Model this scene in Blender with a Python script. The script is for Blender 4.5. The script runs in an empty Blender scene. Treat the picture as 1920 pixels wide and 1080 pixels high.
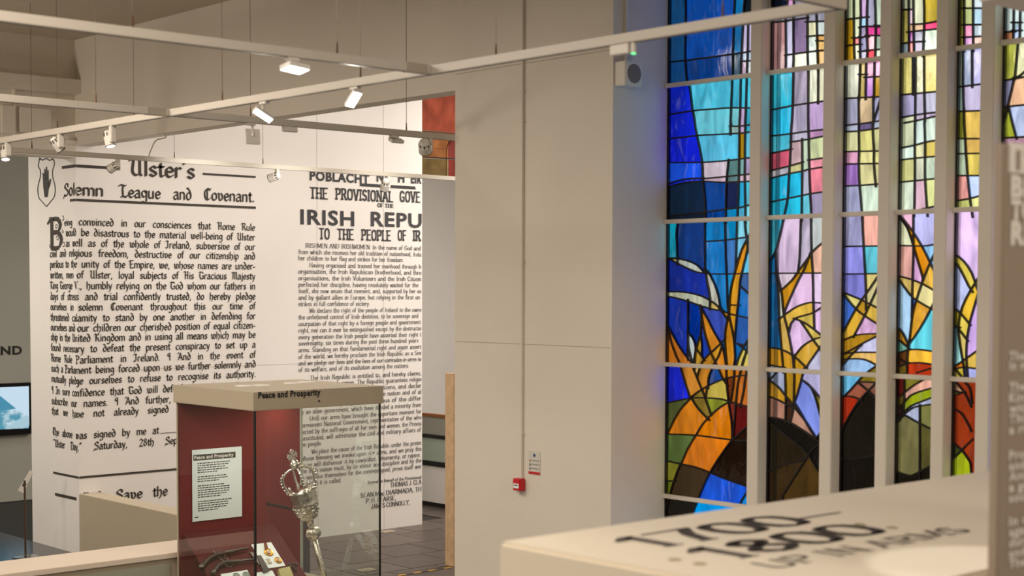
import bpy, bmesh, math, random
from mathutils import Matrix, Vector
random.seed(7)
C = bpy.context.scene.collection
R = math.radians

# ------------------------------------------------------------------ camera
F_PX, YAW, PITCH, ROLL, PP_Y, EYE = 2884.03, .735760523, .0458405081, .00253296083, 673.479, 2.9
def cam_axes():
    sy, cy, sp, cp = math.sin(YAW), math.cos(YAW), math.sin(PITCH), math.cos(PITCH)
    fwd = Vector((sy*cp, cy*cp, -sp)); r = Vector((cy, -sy, 0)); u = r.cross(fwd)
    c, s = math.cos(ROLL), math.sin(ROLL)
    return c*r+s*u, -s*r+c*u, fwd
RT, UP, FW = cam_axes()
EYEV = Vector((0, 0, EYE))
cam = bpy.data.cameras.new('camera'); camo = bpy.data.objects.new('camera', cam); C.objects.link(camo)
camo.matrix_world = Matrix.Translation(EYEV) @ Matrix((RT, UP, -FW)).transposed().to_4x4()
cam.sensor_fit = 'HORIZONTAL'; cam.sensor_width = 36; cam.lens = F_PX/1920*36
cam.shift_y = (PP_Y-540)/1920; cam.clip_start = .05; cam.clip_end = 200
cam.dof.use_dof = True; cam.dof.focus_distance = 14.5; cam.dof.aperture_fstop = 2.6
bpy.context.scene.camera = camo

def ray(x, y): return FW + RT*((x-960)/F_PX) - UP*((y-PP_Y)/F_PX)
def on(x, y, ax, v):                      # photo point -> the real surface  axis=value
    d = ray(x, y); return EYEV + d*((v-EYEV[ax])/d[ax])
def onp(x, y, p, n):
    d = ray(x, y); return EYEV + d*((Vector(p)-EYEV).dot(n)/d.dot(n))

# ------------------------------------------------------------------ light
vs = bpy.context.scene.view_settings
vs.view_transform = 'Standard'; vs.look = 'None'; vs.gamma = 1; vs.use_curve_mapping = False
vs.exposure = 0.06
w = bpy.data.worlds.new('sky'); bpy.context.scene.world = w; w.use_nodes = True
w.node_tree.nodes['Background'].inputs[0].default_value = (.93, .97, 1, 1)
w.node_tree.nodes['Background'].inputs[1].default_value = 2.2
WARM = (1, .88, .76); SOFT = (1, .90, .80)
def area(name, loc, size, power, col, direction=(0, 0, -1), sy=None):
    l = bpy.data.lights.new(name, 'AREA'); l.energy = power; l.color = col
    l.shape = 'RECTANGLE'; l.size = size; l.size_y = sy or size
    o = bpy.data.objects.new(name, l); C.objects.link(o); o.location = loc
    o.rotation_euler = Vector(direction).to_track_quat('-Z', 'Y').to_euler(); return o
def spot(name, loc, target, power, col, ang=60, blend=.8, rad=.05):
    l = bpy.data.lights.new(name, 'SPOT'); l.energy = power; l.color = col
    l.spot_size = R(ang); l.spot_blend = blend; l.shadow_soft_size = rad
    o = bpy.data.objects.new(name, l); C.objects.link(o); o.location = loc
    o.rotation_euler = (Vector(target)-Vector(loc)).to_track_quat('-Z', 'Y').to_euler(); return o
# room, hall and back-room fills: unseen lights added to brighten
area('room_fill', (1.0, 4.5, 5.2), 3.0, 215, WARM)
area('room_fill', (2.5, 9.0, 5.2), 2.5, 235, WARM)
area('room_fill', (-2, 0, 5.2), 3.0, 265, WARM)
area('room_fill', (1.8, 13.5, 2.7), 1.0, 80, WARM, (1, -.25, .4))  # unseen fill added low and tilted up at the dim beam
area('room_fill', (4.5, -2.5, 4.8), 1.5, 110, WARM, (0, .8, -.6))  # unseen fill added to brighten the standing text panel
spot('column_fill', (5.05, 13.4, 3.95), (7.28, 15.1, 2.4), 85, (1, .92, .82), 75, 1, .1)  # unseen spot added to brighten the column's left face
area('hall_fill', (10.0, 11.5, 6.0), 2.6, 105, SOFT)
area('hall_fill', (14.6, 13.0, 6.0), 2.0, 520, (1, .93, .86))
area('back_room_fill', (4.5, 17.5, 5.0), 2.0, 190, (1, .93, .82))
spot('cabinet_top_light', (4.1, 2.5, 3.95), (4.0, 2.33, 2.1), 55, (1, .97, .92), 24, .25, .02)
# unseen wall-washing spots, added afloat near the far track
for x, z, p in ((7.7, 3.9, 34), (8.7, 4.1, 28), (9.8, 4.0, 20), (11.0, 4.1, 16), (8.3, 1.0, 70), (10.6, 1.0, 72)):
    spot('wall_washer', (x, 12.25, 3.9), (x+.15, 14.69, z), p, (1, .96, .91), 85, 1, .12)

# ------------------------------------------------------------------ materials
def hexc(h):
    f = lambda c: c/12.92 if c <= .04045 else ((c+.055)/1.055)**2.4
    return tuple(f(int(h[i:i+2], 16)/255) for i in (0, 2, 4))+(1,)
MATS = {}
def mat(name, col, rough=.6, metal=0, noise=0, nscale=8, bump=0, bscale=60, emit=None, estr=0, spec=.5):
    if name in MATS: return MATS[name]
    m = bpy.data.materials.new(name); m.use_nodes = True; nt = m.node_tree; b = nt.nodes['Principled BSDF']
    c = hexc(col) if isinstance(col, str) else tuple(col)+(1,)
    b.inputs['Base Color'].default_value = c; b.inputs['Roughness'].default_value = rough
    b.inputs['Metallic'].default_value = metal; b.inputs['Specular IOR Level'].default_value = spec
    tc = nt.nodes.new('ShaderNodeTexCoord')
    if noise:
        n = nt.nodes.new('ShaderNodeTexNoise'); n.inputs['Scale'].default_value = nscale; n.inputs['Detail'].default_value = 6
        r = nt.nodes.new('ShaderNodeValToRGB'); nt.links.new(tc.outputs['Object'], n.inputs['Vector'])
        nt.links.new(n.outputs['Fac'], r.inputs[0]); nt.links.new(r.outputs[0], b.inputs['Base Color']); ramp = r
        r.color_ramp.elements[0].position = .3; r.color_ramp.elements[1].position = .7
        r.color_ramp.elements[0].color = tuple(v*(1-noise) for v in c[:3])+(1,)
        r.color_ramp.elements[1].color = tuple(min(1, v*(1+noise)) for v in c[:3])+(1,)
    if bump:
        n = nt.nodes.new('ShaderNodeTexNoise'); n.inputs['Scale'].default_value = bscale; n.inputs['Detail'].default_value = 4
        nt.links.new(tc.outputs['Object'], n.inputs['Vector'])
        bp = nt.nodes.new('ShaderNodeBump'); bp.inputs['Strength'].default_value = bump; bp.inputs['Distance'].default_value = .01
        nt.links.new(n.outputs['Fac'], bp.inputs['Height']); nt.links.new(bp.outputs[0], b.inputs['Normal'])
    if emit:
        b.inputs['Emission Color'].default_value = hexc(emit); b.inputs['Emission Strength'].default_value = estr
        if noise: nt.links.new(ramp.outputs[0], b.inputs['Emission Color'])
    MATS[name] = m; return m
M_WALL = mat('cream_painted_plaster', 'd8cfc0', .85, noise=.025, nscale=1.5, bump=.15, bscale=25)
M_WHITE = mat('white_gallery_board', 'e6e0da', .7, noise=.015, nscale=2)
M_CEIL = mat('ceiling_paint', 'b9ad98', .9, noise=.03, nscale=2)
M_GREYW = mat('grey_green_wall', 'aaa89c', .85, noise=.03, nscale=1.2)
M_TRACK = mat('white_track_metal', 'c2baac', .45)
M_FIX = mat('white_fixture_metal', 'd8d2c6', .4)
M_DARKM = mat('dark_metal', '2a2522', .45, .4)
M_BLACK = mat('black_vinyl', '1c1814', .55)
M_INK = mat('printed_ink', '3a332b', .75, noise=.12, nscale=1.1)
M_INKB = mat('printed_blue_black_ink', '353436', .75, noise=.15, nscale=1.1)
M_WIRE = mat('steel_wire', '6a5a48', .4, .5)
M_FERR = mat('brown_ferrule', '5a3a26', .5, .5)
M_TILE = mat('dark_slate_tile', '4c403a', .42, noise=.18, nscale=5, bump=.1, bscale=40)
M_TILE2 = mat('brown_slate_tile', '554a44', .42, noise=.18, nscale=6, bump=.1, bscale=40)
M_GLOSSF = mat('polished_dark_floor', '181820', .16, noise=.2, nscale=10)
M_OAK = mat('pale_oak', 'e6c49a', .55, noise=.12, nscale=14)
M_CASE = mat('taupe_cabinet_paint', 'b5a890', .5)
M_PLINTH = mat('cream_plinth_paint', 'd8cdb8', .45)
M_RED = mat('red_fabric_board', '74201a', .9, noise=.08, nscale=60, bump=.3, bscale=300)
M_LED = mat('led_diffuser', 'ffffff', .5, emit='fff4ea', estr=7)
M_LEAD = mat('black_lead', '150d0c', .5, .3)
M_PAPER = mat('pale_card', 'eaf0ec', .7)
M_SILVER = mat('old_silver', 'd4cfc2', .2, 1, noise=.2, nscale=45, bump=.3, bscale=110)
M_REDP = mat('red_plastic', 'c0141c', .35)
M_DGREY = mat('dark_grey_panel', '4a423c', .6)
M_SIGN = mat('brown_sign_board', '9a8a78', .6)
M_SWHITE = mat('sign_white_print', 'ece6da', .6)

# ------------------------------------------------------------------ mesh helpers
def link(name, bm, m, parent=None, smooth=False, bevel=0):
    if bevel: bmesh.ops.bevel(bm, geom=[e for e in bm.edges if e.calc_face_angle(0) > .5], offset=bevel, segments=2, affect='EDGES')
    me = bpy.data.meshes.new(name); bm.to_mesh(me); bm.free()
    for mm in (m if isinstance(m, (list, tuple)) else [m]): me.materials.append(mm)
    if smooth:
        for p in me.polygons: p.use_smooth = True
    o = bpy.data.objects.new(name, me); C.objects.link(o)
    if parent is not None: o.parent = parent
    return o
def bx(bm, lo, hi, mtx=None):
    r = bmesh.ops.create_cube(bm, size=1); vv = r['verts']
    for v in vv:
        v.co = Vector([(lo[i]+hi[i])/2 + v.co[i]*(hi[i]-lo[i]) for i in range(3)])
        if mtx is not None: v.co = mtx @ v.co
    return vv
def box(name, lo, hi, m, parent=None, bevel=0):
    bm = bmesh.new(); bx(bm, lo, hi); return link(name, bm, m, parent, bevel=bevel)
def tube(bm, pts, rad, seg=8, caps=True):
    pts = [Vector(p) for p in pts]; rings = []
    rr = rad if isinstance(rad, (list, tuple)) else [rad]*len(pts)
    prev = None
    for i, p in enumerate(pts):
        d = (pts[min(i+1, len(pts)-1)]-pts[max(i-1, 0)]).normalized()
        a = prev if prev is not None else (Vector((0, 0, 1)) if abs(d.z) < .9 else Vector((1, 0, 0)))
        a = (a-d*a.dot(d)).normalized(); prev = a; b = d.cross(a)
        rings.append([bm.verts.new(p+(a*math.cos(t*2*math.pi/seg)+b*math.sin(t*2*math.pi/seg))*rr[i]) for t in range(seg)])
    for i in range(len(rings)-1):
        for k in range(seg):
            bm.faces.new((rings[i][k], rings[i][(k+1) % seg], rings[i+1][(k+1) % seg], rings[i+1][k]))
    if caps: bm.faces.new(rings[0][::-1]); bm.faces.new(rings[-1])
def lathe(bm, prof, p0, axis, seg=24, lobes=0, amp=0):
    axis = Vector(axis).normalized(); a = axis.orthogonal().normalized(); b = axis.cross(a); rings = []
    for (t, r) in prof:
        rings.append([bm.verts.new(Vector(p0)+axis*t+(a*math.cos(k*2*math.pi/seg)+b*math.sin(k*2*math.pi/seg))*r*(1+amp*math.cos(lobes*k*2*math.pi/seg))) for k in range(seg)])
    for i in range(len(rings)-1):
        for k in range(seg):
            bm.faces.new((rings[i][k], rings[i][(k+1) % seg], rings[i+1][(k+1) % seg], rings[i+1][k]))
    bm.faces.new(rings[0][::-1]); bm.faces.new(rings[-1])
def quad_prism(bm, pts, d):
    pts = [Vector(p) for p in pts]; d = Vector(d)
    a = [bm.verts.new(p) for p in pts]; b = [bm.verts.new(p+d) for p in pts]; n = len(pts)
    bm.faces.new(a); bm.faces.new(b[::-1])
    for i in range(n): bm.faces.new((a[i], b[i], b[(i+1) % n], a[(i+1) % n]))
def thing(name, label, cat, loc=(0, 0, 0), group=None):
    o = bpy.data.objects.new(name, None); C.objects.link(o); o.location = loc; o.empty_display_size = .05
    return tag(o, label, cat, group)
def tag(o, label, cat, group=None):
    o['label'] = label; o['category'] = cat
    if group: o['group'] = group
    return o
def struct(o): o['kind'] = 'structure'; return o
def child(name, bm, m, t, **k):           # mesh given in world space, parented to a thing that stands at t.location
    o = link(name, bm, m, t, **k); o.matrix_parent_inverse = Matrix.Translation(-t.location); return o
def cbox(name, lo, hi, m, t, bevel=0):
    bm = bmesh.new(); bx(bm, lo, hi); return child(name, bm, m, t, bevel=bevel)

# ------------------------------------------------------------------ the setting
XP, YW, XG, YR = 7.283, 14.69, 7.821, 7.067      # pillar face, lettered wall, glass, window reveal
ZC, ZS, FL = 5.413, 4.345, .146                  # ceiling, soffit, raised floor
struct(box('floor', (-6, -6, -.25), (XP, 20.1, FL), M_GLOSSF))
hall = struct(box('floor', (XP, 7.0, -.25), (18, 20.1, -.012), mat('tile_joint', '241f1d', .6)))
hall['label'] = 'dark slate tiled floor of the hall'
for nm in range(1): pass
tm = None
T = .62
k = 0
for i in range(0, 9):
    for j in range(0, 8):
        x = 8.0+i*T+(.31 if j % 2 else 0); y = 11.2+j*T
        if x > 12.92 or y > 16: continue
        if tm is None:
            bm = bmesh.new(); bx(bm, (0, 0, -.012), (T-.012, T-.012, 0)); tm = bpy.data.meshes.new('tile'); bm.to_mesh(tm); bm.free(); tm.materials.append(M_TILE)
            tm2 = tm.copy(); tm2.materials.clear(); tm2.materials.append(M_TILE2)
        o = bpy.data.objects.new('tile', tm if random.random() < .5 else tm2); C.objects.link(o); o.parent = hall; o.location = (x, y, random.uniform(-.0015, .0005))
        if 11.815 > x > 6.5 and y > 14.69: bpy.data.objects.remove(o)
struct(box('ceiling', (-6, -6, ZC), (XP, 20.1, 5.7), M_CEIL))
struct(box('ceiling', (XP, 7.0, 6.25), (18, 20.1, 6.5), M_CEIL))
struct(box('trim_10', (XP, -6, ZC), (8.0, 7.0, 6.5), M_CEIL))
# pillar + beam over the opening
pil = bmesh.new(); bx(pil, (XP, YR, FL-.2), (XP+.175, 8.67, 6.25)); bx(pil, (XP+.175, YR, -.25), (8.0, YR+.2, 6.25))
pillar = struct(link('wall_centre', pil, M_WALL))
for z0 in (2.51, 4.46): cbox('seam', (XP-.0015, YR+.01, z0), (XP, 8.66, z0+.004), mat('pillar_seam', 'a89a84', .9), pillar)  # thin tan strips marking the pillar seams
struct(box('trim_11', (XP, 8.67, ZS), (XP+.175, YW, 6.25), M_WALL))
# wall over the passage on the left, with boxed-in ducts
hdr = struct(box('wall_left', (-6, YW, 4.225), (XP, YW+.25, ZC), M_WALL))
def onW(x, y): return on(x, y, 1, YW)
def wallbox(name, x0, y0, x1, y1, d, parent, m, bev=.01):
    a, b = onW(x0, y0), onW(x1, y1)
    cb = box(name, (a.x, YW-d, b.z), (b.x, YW, a.z), m, parent, bevel=bev); return cb
dd = box('duct_casing', (-2, YW-.14, onW(145, 179).z), (onW(145, 179).x, YW, onW(145, 152).z), M_WALL, hdr, bevel=.008)
for x0, x1 in ((0, 26), (33, 93)):
    a, b = onW(x0, 197+x0*.1), onW(x1, 252); box('access_panel', (a.x, YW-.05, b.z), (b.x, YW, a.z), M_WALL, hdr, bevel=.006)
box('duct_casing', (onW(122, 262).x, YW-.05, onW(145, 272).z), (onW(144, 262).x, YW, onW(122, 262).z), M_WALL, hdr, bevel=.006)
box('duct_strut', (onW(22, 170).x, YW-.04, onW(22, 256).z), (onW(26, 170).x, YW, onW(22, 166).z), M_WALL, hdr)
# lettered wall block
wall = struct(box('wall_back', (XP, YW, -.2), (11.815, 15.79, 6.25), M_WHITE))
seam = mat('board_seam', 'c4bbb0', .9)
for px in (594, 719): 
    a = onW(px, 400); cbox('seam', (a.x, YW-.0012, 0), (a.x+.006, YW, 6), seam, wall)
a = onW(300, 692); cbox('seam', (XP, YW-.0012, a.z), (11.8, YW, a.z+.006), seam, wall)
# far rooms
struct(box('wall_far_left', (-6, 19.95, 0), (12.5, 20.15, 6.25), M_GREYW))
struct(box('wall_far_right', (17.0, 7.0, 0), (17.2, 20.1, 6.25), mat('pale_sage_wall', 'b4b2a6', .8, noise=.03)))
struct(box('wall_far', (12.5, 19.95, 0), (17.2, 20.15, 6.25), M_WHITE))
struct(box('wall_right', (8.0, YR, -.2), (18, YR+.2, 6.25), M_WHITE))
struct(box('wall_near', (-6, -6.2, 0), (8.2, -6, ZC), M_WALL))
struct(box('wall_west', (-6.2, -6, 0), (-6, 20.1, ZC), M_WALL))
# window wall below / beside the glass
WB = .95; WH = 5.30
struct(box('wall_window_side', (XG-.05, -6, FL-.2), (8.0, YR, WB), M_WALL))
struct(box('trim_12', (XG-.05, 3.6, WH), (8.0, YR, ZC+.1), M_WALL))
struct(box('wall_window_end', (XG-.05, -6, WB), (8.0, 3.6, ZC+.1), M_WALL))
struct(box('trim_13', (5.3, 2.75, 4.0), (XG-.05, 3.2, ZC), M_WALL))      # downstand beam top right
XM = XG-.10
YM = [(6.282, 6.192), (5.716, 5.627), (5.313, 5.232), (4.934, 4.852), (4.649, 4.565)]
for i, (a, b) in enumerate(YM): struct(box('trim_%d' % (i+1), (XM, b, WB), (XG+.06, a, WH), M_WALL, bevel=.004))

# ------------------------------------------------------------------ stained glass
def front_only(nt, fr):                   # a thin sheet mirrors on its outer face only
    g = nt.nodes.new('ShaderNodeNewGeometry'); m = nt.nodes.new('ShaderNodeMath'); m.operation = 'SUBTRACT'; m.inputs[0].default_value = 1
    nt.links.new(g.outputs['Backfacing'], m.inputs[1]); k = nt.nodes.new('ShaderNodeMath'); k.operation = 'MULTIPLY'
    nt.links.new(m.outputs[0], k.inputs[0]); nt.links.new(fr.outputs[0], k.inputs[1]); return k
def glass_mat():
    m = bpy.data.materials.new('stained_glass'); m.use_nodes = True; nt = m.node_tree; nt.nodes.clear()
    N = nt.nodes.new; L = nt.links.new
    out = N('ShaderNodeOutputMaterial'); oi = N('ShaderNodeObjectInfo'); tc = N('ShaderNodeTexCoord')
    mp = N('ShaderNodeMapping'); cr = N('ShaderNodeCombineXYZ'); mul = N('ShaderNodeMath'); mul.operation = 'MULTIPLY'; mul.inputs[1].default_value = 1.1
    L(oi.outputs['Random'], mul.inputs[0]); L(mul.outputs[0], cr.inputs[0]); L(cr.outputs[0], mp.inputs['Rotation'])
    L(tc.outputs['Object'], mp.inputs['Vector'])
    off = N('ShaderNodeVectorMath'); off.operation = 'SCALE'; off.inputs[3].default_value = 30
    cr2 = N('ShaderNodeCombineXYZ'); L(oi.outputs['Random'], cr2.inputs[0]); L(oi.outputs['Random'], cr2.inputs[1]); L(cr2.outputs[0], off.inputs[0]); L(off.outputs[0], mp.inputs['Location'])
    mp.inputs['Scale'].default_value = (1, 7, 1.8)
    n = N('ShaderNodeTexNoise'); n.inputs['Scale'].default_value = 1.5; n.inputs['Detail'].default_value = 3; n.inputs['Distortion'].default_value = 1.2
    L(mp.outputs[0], n.inputs['Vector'])
    rp = N('ShaderNodeValToRGB'); e = rp.color_ramp.elements; e[0].position = .3; e[0].color = (.62, .62, .64, 1); e[1].position = .55; e[1].color = (1, 1, 1, 1)
    e2 = rp.color_ramp.elements.new(.72); e2.color = (1.25, 1.25, 1.25, 1)
    L(n.outputs['Fac'], rp.inputs[0])
    mx = N('ShaderNodeMix'); mx.data_type = 'RGBA'; mx.blend_type = 'MULTIPLY'; mx.inputs[0].default_value = 1
    L(oi.outputs['Color'], mx.inputs[6]); L(rp.outputs[0], mx.inputs[7])
    # milky wisps
    n2 = N('ShaderNodeTexNoise'); n2.inputs['Scale'].default_value = 2.4; n2.inputs['Detail'].default_value = 3; n2.inputs['Distortion'].default_value = 1.6; L(mp.outputs[0], n2.inputs['Vector'])
    r2 = N('ShaderNodeMapRange'); r2.inputs[1].default_value = .58; r2.inputs[2].default_value = .78; r2.inputs[3].default_value = 0; r2.inputs[4].default_value = .32; L(n2.outputs['Fac'], r2.inputs[0])
    lum = N('ShaderNodeMix'); lum.data_type = 'RGBA'; L(r2.outputs[0], lum.inputs[0]); L(mx.outputs[2], lum.inputs[6])
    br = N('ShaderNodeMix'); br.data_type = 'RGBA'; br.inputs[0].default_value = .45; L(oi.outputs['Color'], br.inputs[6]); br.inputs[7].default_value = (.75, .78, .8, 1)
    ml2 = N('ShaderNodeVectorMath'); ml2.operation = 'MULTIPLY'; L(br.outputs[2], ml2.inputs[0])
    vv = N('ShaderNodeSeparateColor'); vv.mode = 'HSV'; L(oi.outputs['Color'], vv.inputs[0]); sc = N('ShaderNodeMath'); sc.operation = 'MULTIPLY'; sc.inputs[1].default_value = 1.6; sc.use_clamp = True; L(vv.outputs[2], sc.inputs[0])
    cc = N('ShaderNodeCombineXYZ'); [L(sc.outputs[0], cc.inputs[q]) for q in range(3)]; L(cc.outputs[0], ml2.inputs[1]); L(ml2.outputs[0], lum.inputs[7])
    tr = N('ShaderNodeBsdfTransparent'); ga = N('ShaderNodeGamma'); ga.inputs[1].default_value = .5; L(lum.outputs[2], ga.inputs[0]); L(ga.outputs[0], tr.inputs[0])   # each pane is crossed twice, front and back
    gl = N('ShaderNodeBsdfGlossy'); gl.inputs['Roughness'].default_value = .08; gl.inputs['Color'].default_value = (.9, .9, .9, 1)
    fr0 = N('ShaderNodeFresnel'); fr0.inputs['IOR'].default_value = 1.45; fr = front_only(nt, fr0)
    bp = N('ShaderNodeBump'); bp.inputs['Strength'].default_value = .25; bp.inputs['Distance'].default_value = .01; L(n.outputs['Fac'], bp.inputs['Height']); L(bp.outputs[0], gl.inputs['Normal'])
    sh = N('ShaderNodeMixShader'); L(fr.outputs[0], sh.inputs[0]); L(tr.outputs[0], sh.inputs[1]); L(gl.outputs[0], sh.inputs[2]); L(sh.outputs[0], out.inputs[0])
    return m
M_GLASS = glass_mat()
FR = {'Z1': (1240, 0, 4.5), 'Z2': (1240, 220, 4.5), 'Z3': (1240, 400, 3.375), 'Z4': (1240, 680, 3.6),
      'Z5': (1430, 0, 4.5), 'Z6': (1430, 220, 4.5), 'Z7': (1430, 400, 3.376), 'Z8': (1430, 660, 3.6),
      'Y1': (1670, 0, 4.5), 'Y2': (1670, 220, 4.5), 'Y3': (1670, 400, 3.376), 'Y4': (1670, 660, 3.857)}
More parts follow.
